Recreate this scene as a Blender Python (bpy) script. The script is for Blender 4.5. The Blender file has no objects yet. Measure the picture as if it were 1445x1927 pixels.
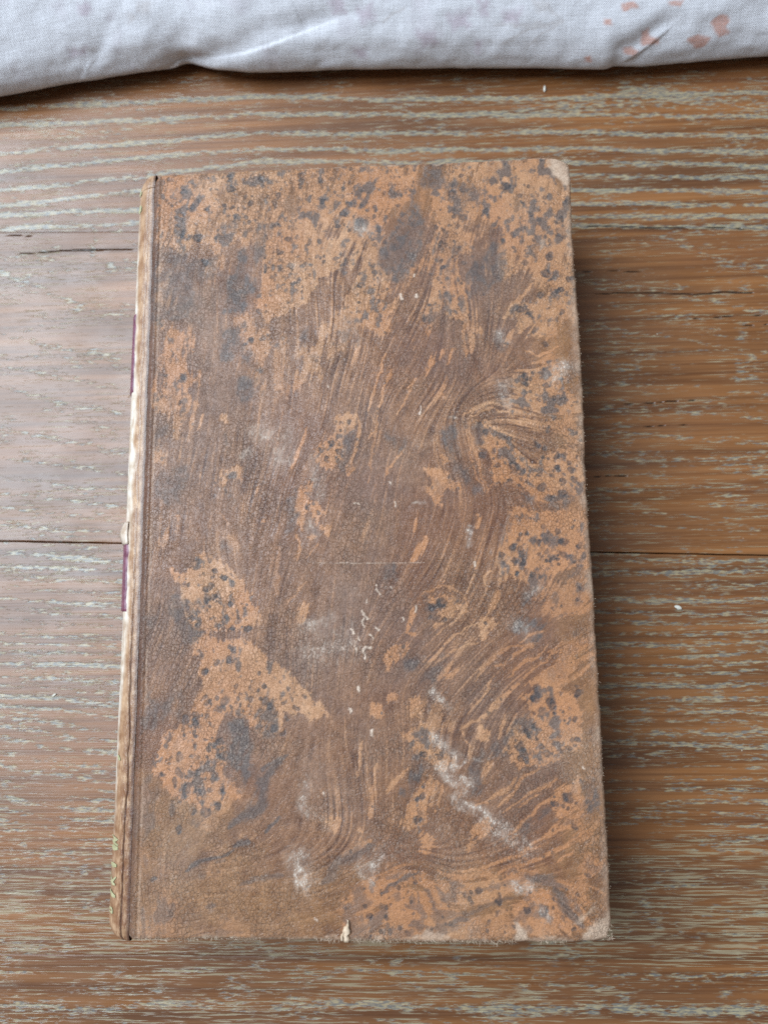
import bpy, math
import numpy as np
from mathutils import Matrix, Vector

# ------------------------------------------------------------------ camera, light, exposure
S = bpy.context.scene
COL = S.collection
MM = 0.001
cam_d = bpy.data.cameras.new('camera')
cam = bpy.data.objects.new('camera', cam_d); COL.objects.link(cam)
cam.matrix_world = Matrix(((0.99868, 0.02195, 0.04640, 0.06395), (-0.01442, 0.98752, -0.15680, 0.06270),
                           (-0.04927, 0.15593, 0.98654, 0.19647), (0, 0, 0, 1)))
cam_d.sensor_fit = 'VERTICAL'; cam_d.sensor_height = 36.0; cam_d.lens = 27.03
cam_d.clip_start = 0.005; cam_d.clip_end = 20.0
cam_d.dof.use_dof = True; cam_d.dof.focus_distance = 0.170; cam_d.dof.aperture_fstop = 13.0
S.camera = cam
S.render.filter_size = 1.0

world = bpy.data.worlds.new('World'); S.world = world; world.use_nodes = True
bg = world.node_tree.nodes['Background']
bg.inputs[0].default_value = (1.0, 0.97, 0.94, 1); bg.inputs[1].default_value = 0.22

def area(name, loc, target, sx, sy, power, col):
    l = bpy.data.lights.new(name, 'AREA'); l.shape = 'RECTANGLE'; l.size = sx; l.size_y = sy
    l.energy = power; l.color = col
    o = bpy.data.objects.new(name, l); COL.objects.link(o)
    o.location = loc
    o.rotation_euler = (Vector(target) - Vector(loc)).to_track_quat('-Z', 'Y').to_euler()
    return o
area('window_light', (-0.67, 0.42, 1.02), (0.03, 0.08, 0.0), 1.0, 1.0, 35.0, (0.76, 0.89, 1.0))
S.view_settings.view_transform = 'Standard'; S.view_settings.look = 'None'
S.view_settings.exposure = 0.0; S.view_settings.gamma = 1.0
S.view_settings.use_curve_mapping = False

# ------------------------------------------------------------------ layout data (millimetres on the book cover / floor)
TAN=[(0.9,0.9,[(0.9,175.9),(31.4,175.2),(56.8,175.3),(56.6,155.4),(49.9,153.3),(44.4,151),(36.2,151.4),(29.2,156.1),(26,156.7),(22.3,155.8),(15.8,154.6),(9.3,154.4),(1.6,154.7)]),(1,0.8,[(26.5,157.6),(46.7,155.8),(47.6,149),(43,146.3),(36.7,139.8),(33.1,138),(29,135.3),(25.7,140.6),(28,145.9),(28.4,151.7)]),(0.9,0.9,[(49.9,155.2),(56.6,156.4),(56.3,133.4),(51.1,134.5),(46.2,137.5),(45.3,141.4),(47.6,145.1),(49.9,149.4)]),(0.75,0.2,[(43,138.6),(48.5,141.2),(51.1,132.6),(46.6,128.1),(42.1,121.3),(36.7,121.4),(36.7,128.4),(40.8,133.9)]),(0.85,0.4,[(4.3,135.2),(9.8,135.5),(10.8,131.2),(10.5,124.6),(9.3,120),(13,118),(13.9,116.1),(9.5,113.8),(3.1,114),(2,120.2),(4.6,124.8),(4,131.4)]),(0.7,0.4,[(22.2,135.5),(24.4,137.4),(29.4,135.3),(31.7,129.5),(28.6,124.9),(26.9,120.4),(25.9,126.4),(23.6,131.2)]),(0.7,0,[(15,151.2),(17.3,151.6),(16.5,146.3),(15.1,146.4)]),(0.7,0,[(3.6,150),(5.9,149.9),(5.5,147.7)]),(0.6,0,[(2.3,146.1),(4.9,146.5),(4.1,142.6)]),(0.5,0.2,[(31.7,133.3),(35.8,134.1),(34,123.8),(30.9,120.2),(30,124)]),(0.9,0.8,[(46.5,176.6),(65.1,175.7),(66.8,171.1),(64,165.7),(58.8,162),(55.5,155.2),(51.9,151.5),(48.2,147.8),(47.3,144),(49.1,144.8),(53.6,144.7),(59,143.5),(59.9,141.6),(57.6,138.3),(53,135.2),(46.3,135.4)]),(0.9,0.6,[(70.6,175.4),(95.3,175.3),(100.6,167.1),(101.8,147.6),(101.2,133.5),(97.2,131.3),(92.7,129.1),(86.4,134),(84.2,135),(88.8,140.5),(91.2,143.2),(85.9,144.4),(85.2,150.2),(82.8,156.6),(80.2,159.1),(81.4,155.2),(80.8,151.8),(75.8,148.6),(74.3,146.3),(75.6,142.9),(74.9,134.4),(73.1,134.5),(70.5,136.4),(67.8,134.7),(64.2,134.8),(65.2,139.5),(65.8,146.6),(68.2,150.8),(68.3,157.6),(67.1,163.6)]),(1,0,[(65.7,122.2),(68.5,127.6),(71,128.7),(69.7,124.8),(66.1,121)]),(0.9,0.2,[(74,135.1),(75.8,135.3),(76.9,134.1),(75.2,129.3),(74.1,129.3),(74.8,132.5)]),(0.8,0.2,[(64.4,133.8),(67.3,134.4),(67,130.5),(65.4,130.1)]),(0.9,0.7,[(86.3,121.1),(90.7,122.8),(96.4,124.9),(98.7,118.4),(100.1,111.2),(85.5,111.6),(84.7,115.7),(85.7,118.8)]),(0.7,0,[(65.1,116.2),(68.3,118.9),(69.3,116.8),(66,114.6)]),(1,0.8,[(45.2,112.8),(49.6,112.6),(50,109.9),(47.3,106.4),(46.9,102.3),(43.8,99.8),(40.7,99.8),(40.7,104.7),(44.3,107.8)]),(1.2,0.4,[(38.5,97.2),(40.3,97.2),(40.3,94.5),(39.4,93.2),(42.5,92.3),(43.1,89.6),(41.6,88.4),(43.7,86.2),(43.5,85.3),(42,86.2),(39,90.2),(37.3,88.9),(37.7,85.4),(36.8,86.3),(36.4,89.4),(35.7,89.8),(36.4,95.1)]),(0.9,0.7,[(16.5,99.5),(22.3,100.1),(22.9,98.5),(19.7,93.7),(18.4,92.4),(16.4,96.4)]),(0.7,0.2,[(3.7,84.4),(5.8,85.6),(7.4,84.5),(5.9,82.8),(4.4,82.8)]),(1,0.6,[(13.4,81.1),(16,81.3),(19.1,79.3),(21.4,75.4),(24.4,74.5),(26.2,71.1),(27.9,68.9),(27.5,65.6),(23.7,63.9),(17.7,64),(16.9,62.4),(19.5,61.1),(23.7,61.8),(30.1,59.3),(36.5,52.6),(32.3,49.8),(16.3,49.6),(14.5,52.9),(14,57.8),(12.6,61.2),(13,62.8),(16,63.2),(12.5,64.9),(11.2,66.2),(12.4,69.6),(10.2,71.7),(10.5,74.3),(12.3,74.7),(8.3,75.2),(7.6,77.8),(10.5,77.3),(13.5,78.1)]),(1,0,[(36.7,68.8),(38.8,70.2),(39.2,67.1),(37.7,64.8),(36.5,65.4)]),(0.7,0.4,[(6.3,113.9),(11.3,113.7),(10.4,111),(10.1,107.4),(7.9,106.1),(6,108.8),(6.4,111.1)]),(0.7,0.2,[(2.3,104.6),(6.8,104.5),(6.4,101.8),(3.1,101.9)]),(1.3,0.2,[(65.2,99.4),(68.2,99.6),(70.8,97.8),(72,96.9),(73,94.4),(70.7,94.3),(69.3,92.5),(68.8,90.4),(67.6,91.3),(66.4,94.4),(67.3,95.6),(65.6,97.9)]),(1,0,[(68.7,102.7),(70.7,103.1),(71.2,101.3),(69.5,100.8)]),(1.1,0.8,[(77.2,110.7),(79.8,110.4),(80.6,108.6),(85.3,106.7),(86,104),(89.3,100.4),(93.2,102.5),(98.4,104.1),(100.4,102.3),(100.4,93.6),(96.5,91),(90.6,92),(87.3,94.7),(84.8,95.7),(81.4,95.3),(80.6,98),(80.7,101),(79.1,103.7),(77,103.3),(78.4,106.9)]),(1.2,0.7,[(84.2,90.9),(88.8,89.5),(92.6,89.4),(97.3,90.2),(100.4,86.7),(100.3,76.5),(95.7,75.7),(90.6,74.2),(88.1,72.9),(86,73.4),(83.1,74.7),(81.4,73.5),(81.1,76),(80.8,79.4),(82.7,85.3)]),(0.7,0.5,[(89.8,111.5),(100.5,111.2),(101.3,103.1),(95.8,103.3),(92.1,106)]),(0.6,0.3,[(91.9,74.1),(100.2,75.7),(101.1,68.1),(99.2,64.5),(93.9,65.8),(91.2,69.1)]),(1.1,0.1,[(77.6,66.7),(79.1,66.2),(79.5,64.4),(77.6,61.5),(76.4,60.5),(76,64.8),(76.8,66.1)]),(1.1,0.5,[(65,70.4),(68.4,71.4),(72.1,70.5),(73.1,69),(71.2,66.6),(66.5,62.7),(66.2,64.6),(68.2,66.2),(67,68.3),(64.9,69.4)]),(1,0,[(69.5,73.8),(71.7,73.7),(71.3,72.3),(69.6,72.5)]),(1.1,0.2,[(55.9,59.3),(60.6,60.7),(61.2,59.3),(58.4,56),(55.4,53.8),(55.1,56.1)]),(0.8,0.2,[(91.4,56.4),(94.9,60),(98.6,61.6),(100.9,57.9),(101.4,52.3),(89.6,52.4)]),(0.8,0.2,[(89.5,72.3),(91.8,72.7),(91.9,70.2),(89.6,69.8)]),(0.9,0,[(68.1,55.1),(70.2,56.1),(69.6,54.1),(67.5,53.4)]),(1,0.7,[(15.1,53.3),(21.5,50.8),(28.3,50.7),(34.2,52.7),(36.7,52.2),(42.6,47.3),(43.2,45.3),(40.5,44.3),(34.2,45.8),(33.4,42.9),(29.2,41.8),(25,45.8),(21.6,46.7),(18.3,41.1),(20.9,39),(21.4,36.2),(21,32.7),(25.6,29.9),(24.4,28.5),(19.4,27.6),(17.8,25.2),(12.8,27.6),(8.6,29.2),(5.5,33.2),(5,37.2),(8.2,42.4),(13.2,45.1),(14,48.4)]),(1.2,0.1,[(43.9,24.4),(46.2,24.7),(46.4,22.4),(44.1,21.2)]),(1.1,0.1,[(55.8,46.7),(55.3,45.5),(54,45),(52.7,45.5),(52.1,46.8),(52.7,48),(54,48.5),(55.3,48)]),(1.1,0.1,[(58.3,48.9),(57.9,47.9),(56.9,47.5),(56,47.9),(55.6,48.9),(56,50),(57,50.4),(57.9,49.9)]),(1.1,0.1,[(63.5,47.8),(63.1,46.2),(62.3,45.6),(61.6,46.3),(61.3,47.8),(61.6,49.3),(62.4,50),(63.2,49.3)]),(1.1,0.1,[(77.6,41.6),(77.3,40.8),(76.4,40.4),(75.6,40.8),(75.3,41.6),(75.6,42.4),(76.5,42.7),(77.3,42.4)]),(1.1,0.1,[(49.8,21.9),(49.6,21.5),(49.2,21.3),(48.9,21.5),(48.7,21.9),(48.9,22.3),(49.3,22.4),(49.6,22.3)]),(0.5,0.1,[(68.5,44.7),(68.1,43.6),(67.2,43.1),(66.3,43.6),(65.9,44.8),(66.3,45.9),(67.3,46.4),(68.1,45.9)]),(1.1,0.5,[(58.2,42.3),(62.5,42.7),(64.2,43.7),(65.4,41),(67.9,38.6),(70.8,36.5),(68.6,34.9),(66.9,33.3),(64,36.1),(60.7,37.8),(60.3,40.3)]),(1.1,0.5,[(61.4,30.5),(65.6,32.5),(67.1,31.2),(65.1,28),(64.2,24.8),(63.7,22.4),(65.4,20.1),(65.4,17.5),(63.6,17.5),(62.4,20.1),(61.6,22.5),(58.3,22.5),(58.8,25.7),(60.5,28.1)]),(1,0.1,[(73.1,23.2),(76.7,24.1),(77.6,22),(74.9,20),(72.3,17.7),(71.2,16.3),(72.4,20)]),(1.1,0.7,[(84.3,49.1),(88.7,52),(96.2,49),(97.4,44.1),(96.7,38.8),(92.2,36.4),(87.9,34.8),(83.7,34.2),(80.9,36.8),(82.4,42.1),(86.3,45.8)]),(1,0.2,[(91.9,31.1),(96.9,32.3),(96.9,24.7),(92.8,23.7),(90,25.9)]),(0.8,0.3,[(45.6,9.1),(54,13),(61.5,14.2),(63.9,13.8),(65.6,12.2),(75.5,13.6),(82.9,14.5),(90.6,12.2),(95.1,13.8),(98.8,13.8),(99,4.6),(94.5,2.7),(92,8.4),(89.3,10.7),(84.8,10.7),(81,7.6),(68.7,7.2),(68.1,1.1),(45.6,1)]),(1,0.3,[(81,7.6),(84.8,10.3),(88.8,10.3),(91.9,6.5),(94.5,2.3),(86.4,1.1),(81.6,3)]),(0.6,0.2,[(94,23.9),(99.3,23.1),(99.2,13.8),(94.4,14.9)]),(0.7,0.2,[(68.7,6.4),(81,7.2),(81.5,1.1),(68.5,1.1)])]
SL=[(0.75,[(1.3,154.7),(9.8,154.4),(15.9,152.2),(17.8,147.2),(14.1,146.4),(11.4,144.6),(10.2,135.9),(6.1,136.6),(1.9,136.7)]),(1,[(20.1,147.1),(25.2,147.9),(26.6,144),(22.6,138.8),(18.9,138)]),(0.9,[(18.1,133.8),(21.7,134.6),(22.3,128.9),(20.5,123.3),(17.8,123.4)]),(0.9,[(22.3,123.7),(26.4,121.8),(26,117.2),(22.4,116.8),(21.9,120.5)]),(1,[(20.9,155.4),(24.2,153.8),(24.5,147.4),(22,147.5)]),(0.9,[(16.6,161.5),(21.7,162.3),(21.3,158.4),(19.5,155.5),(16.7,158.1)]),(0.7,[(4.1,171.6),(7.9,170.9),(8,167.9),(4.8,165.5)]),(0.8,[(26.4,160.6),(29.7,161),(28.4,151.7),(25.2,148.9),(24.2,153.8)]),(0.8,[(41.7,156),(46.3,154.9),(45.3,152),(42.1,151.6)]),(0.8,[(49.1,161.6),(52.3,161),(51.8,155.6),(49.1,158.7)]),(0.8,[(36.2,133.1),(39,135.4),(39,129.3),(36.7,128.4)]),(0.8,[(22.7,131.2),(25.4,130.7),(25.5,124.6),(22.8,124.7)]),(0.7,[(46.6,136.1),(49.8,136.9),(50.6,130.8),(44.3,130)]),(0.6,[(3.1,128.6),(5,126.6),(5.2,122),(2.9,122)]),(0.7,[(5.7,120.5),(7.9,120),(7.6,115.4),(4.5,115)]),(1,[(64,166.2),(66.2,163.6),(66.5,157.7),(64.6,152),(59.9,144.9),(54.6,148.5),(55.1,153.3),(60.2,160)]),(0.9,[(81.5,159),(82.7,156.1),(84.8,150.2),(84.1,143.5),(80.4,140.8),(76.8,140),(75.7,145.7),(78,149.5),(80.8,151.3)]),(0.95,[(65.1,176.2),(71.6,176.4),(72.3,170.8),(79.6,169),(81.3,165.4),(78.5,164.6),(73.1,165.3),(70.5,169.4),(66.3,168.6)]),(1,[(71.7,148.8),(73.5,146.8),(72.5,144.9),(75.2,143.9),(74.2,142.9),(71.2,144.5)]),(1,[(69.1,152.7),(71.2,153.6),(70.9,151.2),(69.5,151)]),(0.9,[(70.6,142.1),(73.3,141.1),(69.6,135.5),(66,134.2),(65.1,136.6),(68.7,136.5)]),(0.9,[(73.2,154),(75.9,153.9),(75.4,151),(73.6,150.1),(72.1,146.8),(71.7,148.8)]),(0.6,[(83.2,133.2),(85.5,134),(83.9,127.6),(82.6,127.2)]),(0.6,[(82.7,118.9),(84.9,120.2),(85.6,114.3),(82.5,113.5)]),(0.6,[(97.3,123.9),(101.1,123.3),(100.5,119.3),(98.3,118.9)]),(0.8,[(46.4,155.6),(47.8,153.6),(47.3,147.8),(46.3,144.9)]),(0.8,[(47.7,137.3),(49.9,136.2),(50.7,130.6),(48.1,129.7)]),(0.7,[(7.1,101.6),(10.7,101.5),(10.4,94.8),(6.9,92.7),(5.6,94)]),(0.8,[(7.9,74.8),(10.5,74.7),(12,69.6),(12.1,64.9),(16.8,64),(16.9,62.6),(12.6,62.8),(12.2,60.8),(10.5,60.8),(8.6,65.8)]),(0.7,[(2,67.6),(5.9,68),(5.6,63.8),(2.6,64.7)]),(0.7,[(2.3,112.1),(6.4,112),(5.6,107.9),(2.5,106.2)]),(0.6,[(3.1,100.8),(7.1,101.1),(5.5,95.8),(2.9,94.1)]),(0.9,[(14.2,64.5),(17.3,64),(16.9,62.8),(13.8,63.2)]),(0.8,[(13.2,73),(16.6,72.9),(17.6,69.1),(15,68.3)]),(0.8,[(20.6,96.3),(22.7,97.2),(21.9,93.2),(20.2,93.2)]),(0.9,[(39.9,98.1),(41.2,98),(41.6,93.6),(39.9,95)]),(0.9,[(38.1,87.1),(41.2,87.9),(41.6,85.3),(38.1,85.4)]),(0.8,[(33.8,92.5),(35.9,95.1),(36,88.1),(34.7,87.2)]),(0.8,[(45.6,102.4),(47.7,102.3),(46.9,99.7),(45.1,100.2)]),(0.9,[(20.8,59),(22.9,59.4),(22.3,55.2),(20.6,55.5)]),(0.7,[(18.1,109),(20.3,110.7),(20.8,106.2),(19.1,104.9)]),(0.6,[(19,83.6),(20.8,84.9),(20.8,81.4),(19.5,81)]),(1.2,[(70,108.4),(71.9,108.4),(71.8,105.3),(70.5,104.8)]),(1,[(72.8,100.8),(74.7,99.4),(75.8,94.6),(74.2,96.4)]),(0.7,[(69.2,105.3),(71.8,105.7),(77.9,94.1),(75.8,93.3),(72.9,97.3)]),(1,[(89.1,76.7),(90.7,76.3),(90.6,73.7),(88.8,70.4),(85.8,68.4),(85,69.2),(88,72.1)]),(1,[(83.2,65.5),(86.1,65.9),(85.1,63),(89.7,64.2),(87.5,61),(84.7,61.8),(83.1,63.5)]),(0.9,[(95.6,62.9),(99.2,64.7),(99.9,62.8),(96.6,61)]),(0.9,[(97.3,75.7),(99,75.7),(99.2,71.1),(97.9,71.1)]),(0.8,[(82.9,89.2),(84.5,88.7),(82.7,84.5),(81.2,79.4),(80.6,80.2)]),(0.9,[(83.4,81.5),(86.7,80.6),(85.4,79.3),(82.9,78.5)]),(0.7,[(76.3,109.2),(77.6,109.1),(78.3,104.6),(76.1,103.4)]),(0.8,[(56.7,107),(60.6,106.9),(60.5,104.2),(56.2,104.8)]),(0.9,[(55.8,76.9),(59.2,77.3),(58.3,74.7),(55.8,76)]),(0.6,[(64.5,70.4),(66.6,68.7),(68.2,66.2),(65.7,64.6)]),(0.9,[(93.6,93.3),(96.6,94.1),(96.9,91.5),(94.3,90.7)]),(0.9,[(87.3,93),(89.3,92.5),(88.8,90.8),(86.8,91.7)]),(0.9,[(55.9,54.8),(60.9,57.6),(61.7,56.4),(56.7,52.8)]),(0.7,[(64.1,52.7),(69.2,57.9),(72.6,59.9),(66.6,52.7)]),(0.8,[(46.2,110),(47.9,109.1),(48.7,99.2),(46.1,99.3)]),(0.7,[(58.7,76.4),(60,76),(58.3,75.2)]),(0.95,[(21.2,45.1),(25.4,45),(26.4,36.2),(28.9,31.5),(21.8,34.3),(20.9,37.8)]),(0.95,[(26.6,51.5),(32.5,49.8),(33.4,42.5),(30.1,41),(28,43.4)]),(0.8,[(21.4,33.1),(25.6,31.5),(25.2,30.3),(21.5,31.5)]),(0.8,[(13.9,50.8),(16.8,52),(18.2,47.9),(15.7,47.6),(14,48.8)]),(0.7,[(2,51),(6.7,49.3),(9.7,50.1),(6.1,43.2),(1.5,41.2),(1.7,46.1)]),(0.6,[(10,52.5),(13,52.9),(12.3,48.8),(10.2,45.2)]),(0.9,[(22.8,50.7),(24.5,50.7),(24.1,46.3),(22.9,47.1)]),(0.9,[(27.9,45.4),(30,45),(29.6,42.6),(28,43)]),(0.7,[(35.9,45.7),(38.8,45.7),(38.4,43.3),(36.3,43.7)]),(1.1,[(61.9,36.2),(65.7,36.9),(66.1,33.3),(61,30.5),(59.3,29.7),(60.2,34.1)]),(0.8,[(75.5,38.5),(81.9,40.1),(80.9,36),(77.1,36),(75.2,29.6),(72.7,28.4),(73.7,34.4)]),(1,[(97.3,31.1),(100.1,29.5),(99.4,25.5),(96.9,24.3)]),(0.8,[(85,25.6),(90.5,27.1),(90.7,23.2),(87.3,20.4),(83.2,20.8)]),(0.9,[(82.9,44.2),(86.3,45.8),(86.6,42.9),(84.9,41.7)]),(0.9,[(91.8,28.3),(94.7,29.1),(94.2,27.9),(90.9,26.7)]),(0.7,[(64.3,29.6),(65.9,28),(65,24.8),(63.8,26)]),(0.7,[(58.3,24.1),(59.6,24.5),(59.5,21.7),(58.3,21.7)]),(0.7,[(93,13),(95.5,13.4),(94.6,11.8),(91.4,12.2)]),(0.6,[(94.2,12.2),(95.8,12.2),(94.9,9.1)]),(0.8,[(48,1),(53.8,2.5),(51.7,0.2),(48,0)])]  # slate patches; one at mid left paints a blue sheen on the leather
OL=[(0.9,[(2.1,34),(6.4,33.2),(24.4,29.1),(22.9,22.1),(16.4,17.5),(13.2,13.7),(7.8,13.3),(7.2,6.1),(14.3,2.4),(34.4,1.3),(52.2,2.8),(52.3,11.4),(42.5,8),(34.4,6.9),(32.8,11.8),(24.6,12.2),(29.5,17.5),(22.1,18.3),(16.4,15.2),(3.3,13.7)]),(0.7,[(0.9,33.2),(6.4,33.2),(7.4,1.2),(1.7,0.8)]),(0.8,[(92.4,170.4),(101.2,170),(101,0.4),(89.2,0.3),(95,50.1),(93.2,108.9)]),(0.75,[(-0.3,13.7),(101.8,13.6),(101,0.4),(0.2,0)]),(0.6,[(0.7,174.7),(101.4,174.2),(101.3,160.5),(1.2,159.2)])]
DKL=[(1,0.41,[(12.8,13.7),(16.4,15.6),(23.3,17.9)]),(1,0.62,[(23.3,18.6),(26.2,19.4)]),(1,0.45,[(29.8,22.1),(32.7,24.4)]),(0.9,1.23,[(22,22.9),(26.1,25.2),(28.5,27.5),(29.3,31.5),(32.6,35.8)]),(0.7,1.23,[(42.5,11.4),(45.7,15.6),(52.4,19)]),(0.6,0.49,[(25.1,11.4),(33.6,12.9)]),(0.6,0.33,[(6.8,8.7),(7.7,4.6)]),(1,0.33,[(5.5,35.2),(7.1,37.1)]),(1,0.37,[(7.9,39.5),(8.4,41.9)]),(0.9,0.49,[(28.5,33.8),(34.2,37.7)]),(0.9,1.02,[(84.9,12.8),(88.9,12),(91.2,8.8),(93,5.3),(95.1,2.7)]),(1,0.47,[(54.3,9.1),(57.7,11.4),(61.7,13.4)]),(0.8,0.47,[(63.9,10.7),(64.8,7.9),(65.8,4.9)]),(0.8,0.3,[(65.5,11),(67.5,8.3)]),(0.8,1.07,[(51.8,2.1),(53,4.8),(55.1,6.8)]),(0.7,0.3,[(59.7,7.2),(62.1,6.8),(62.6,9.1)]),(0.9,0.64,[(69,3.7),(71.9,4.9)]),(0.8,0.85,[(60,3.5),(62.5,3.5)]),(0.8,0.85,[(65.3,3),(67.8,2.6)]),(0.5,0.43,[(68.2,5.1),(74.4,6.4),(81.9,8.7)]),(0.5,0.3,[(68.8,9.1),(76.6,10.3),(84.9,12.6)])]
ST=[(1,0.33,[(73.4,146.3),(75.6,142.9),(75.9,139.5),(74.5,135.4)]),(1,0.33,[(84.2,135),(87.4,138.7),(91.1,142.8)]),(1,0.53,[(84.8,127.5),(86.7,132.1)]),(1,0.25,[(61.7,117.7),(63.9,121.3)]),(1,0.33,[(70.8,123.4),(72.5,128)]),(1,0.29,[(55.2,132.7),(59.9,140.6)]),(1,0.25,[(48.7,124.1),(50.1,130.1)]),(1,0.29,[(54.5,112.5),(56.4,118.3),(58,123.3)]),(1,0.29,[(74.2,111.9),(76.9,113.6),(81.2,114.2),(85.5,112.9),(89.8,111.5)]),(1,0.21,[(75.9,111.9),(79.4,113),(84.6,112)]),(1,0.25,[(88.7,126.5),(91.7,125),(96.2,127.6)]),(1,0.25,[(58.9,112.4),(61.2,115),(63.9,120.8)]),(1,0.25,[(52.8,113),(54.7,121.1),(57,127.5)]),(1,0.33,[(36.2,85.4),(36.4,82.8),(36.8,79.4)]),(1,0.29,[(38.4,80),(41.6,83.2)]),(1,0.45,[(38.6,84.7),(41.2,84.9)]),(1,0.29,[(47.7,97.9),(49.5,103.6),(50.4,109.9)]),(1,0.29,[(35,100),(36.3,104),(39,110.2)]),(1,0.29,[(53,106.7),(54.9,112.5)]),(1,0.62,[(18,113.5),(19.4,111.7)]),(1,0.29,[(13.2,110),(14,113.7)]),(1,0.25,[(20.4,79.3),(22.6,76)]),(0.6,1.03,[(19.9,84.9),(23,81.8)]),(0.5,0.62,[(32.5,82.1),(31.7,71.4)]),(0.7,0.21,[(34.3,69.2),(36.4,72.6),(39,75.1)]),(0.6,0.21,[(18.5,90.2),(20.7,87.9),(18.6,84.1)]),(0.9,0.53,[(28.8,89.1),(29,88.2)]),(1,0.94,[(78.3,67.1),(79.6,69.3),(80.9,71.8)]),(0.8,0.21,[(62.8,69.6),(64.6,71.5),(67.1,72.7),(70.9,73),(73.6,70.3),(73.3,67.4),(69.4,63.7),(66.9,61.9)]),(1,0.57,[(62.6,78.9),(64.8,83.6)]),(1,0.25,[(57,98.5),(58.7,101.6),(61,104.2)]),(1,0.37,[(47.4,98.8),(49.2,103.6),(50.8,108.1),(49.9,112.6)]),(1,0.41,[(76.7,88.9),(77.5,87.8),(76.3,85)]),(1,0.41,[(62.8,87.7),(62.2,85.2)]),(1,0.45,[(62.2,68.8),(61,63.4)]),(1,0.41,[(61,63.4),(62.7,62.5)]),(0.7,0.25,[(52.2,96),(54.5,106.6),(53.2,112.5)]),(1,0.21,[(64.2,54.7),(69.3,60.4),(72.7,63.2),(77.8,66)]),(0.8,0.21,[(65.9,55.9),(70.9,58.7),(76,60.7)]),(1,0.25,[(77.4,72.7),(77.7,74.8),(79.4,76.9)]),(0.8,0.33,[(74.9,52.6),(77.5,56.6),(81.7,59),(88.3,60.5)]),(0.8,0.25,[(79.1,55),(84.5,57.7),(87.9,60.1)]),(0.8,0.21,[(81.8,52.5),(85.7,55.7),(90.8,59.7)]),(0.8,0.25,[(85.5,52.5),(89.8,56.4),(94.1,60.5)]),(1,0.29,[(84.6,60.6),(87.2,62.2),(90.1,63)]),(0.8,0.21,[(74.2,111.9),(74.7,106.5),(76,101.2),(78.4,94.1)]),(0.8,0.21,[(76.4,111.9),(75.2,109.2),(75.7,105.2),(77.7,100.2),(79.2,94.1)]),(0.5,0.25,[(78.8,94.1),(83.2,97),(87.3,93.9)]),(1,0.53,[(49.5,22.2),(49.5,21.7)]),(0.9,0.34,[(73.8,26.4),(80.6,29.6),(83.2,32.4)]),(0.9,0.3,[(80,25.2),(86,29.5),(91.5,32.3)]),(0.9,0.34,[(81.3,21.4),(87.5,26.3),(96.5,32.3)]),(0.9,0.3,[(85.6,18.8),(91.4,21.6),(96.4,23.3)]),(0.9,0.34,[(79.6,40.7),(81.2,45.7)]),(0.9,0.34,[(81.4,41.1),(83.3,45.2)]),(0.9,0.38,[(55.7,29.7),(58.5,32.9),(60.6,35.3)]),(0.9,0.34,[(71.8,42.2),(73.1,43.2),(76.6,44.7),(80.1,48.4),(84.5,51.9)]),(0.9,0.26,[(72,42.2),(73.4,39.3),(73.7,36.1)]),(0.9,0.55,[(75.9,31),(77.9,35.2)]),(0.9,0.47,[(52,24.1),(52.7,28.1),(53.4,35.4)]),(0.9,0.3,[(65.9,25.6),(66.8,28.8),(67.7,31.6)]),(0.9,0.21,[(83.4,26.4),(88.1,29.5)]),(0.9,0.21,[(84.1,23.6),(90.1,27.9),(96.4,30.3)]),(0.9,0.26,[(87.7,20),(92.4,23.9)]),(0.9,0.26,[(80.9,27.2),(84.5,32.8),(87.9,34.4)]),(0.9,0.26,[(87.5,16.1),(93.3,18.8),(96.8,22)]),(0.9,0.26,[(90.3,15.3),(95.3,18)]),(0.9,0.3,[(73.2,45.5),(76.7,50.1),(78.5,52.6)]),(0.9,0.3,[(68.9,13.8),(76.3,14.2),(81.3,16.5),(86.8,18.5)]),(0.9,0.26,[(77.1,12.6),(82.9,14.9),(88.7,16.5)]),(0.9,0.51,[(45.6,16.9),(49.9,18.9),(52.4,20.5)]),(0.9,0.34,[(49.6,33),(50.5,40.3)]),(0.9,0.26,[(78.8,26.4),(82.3,29.6)]),(0.9,0.51,[(65.6,13.8),(70.5,12.6),(78.7,13)])]
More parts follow.
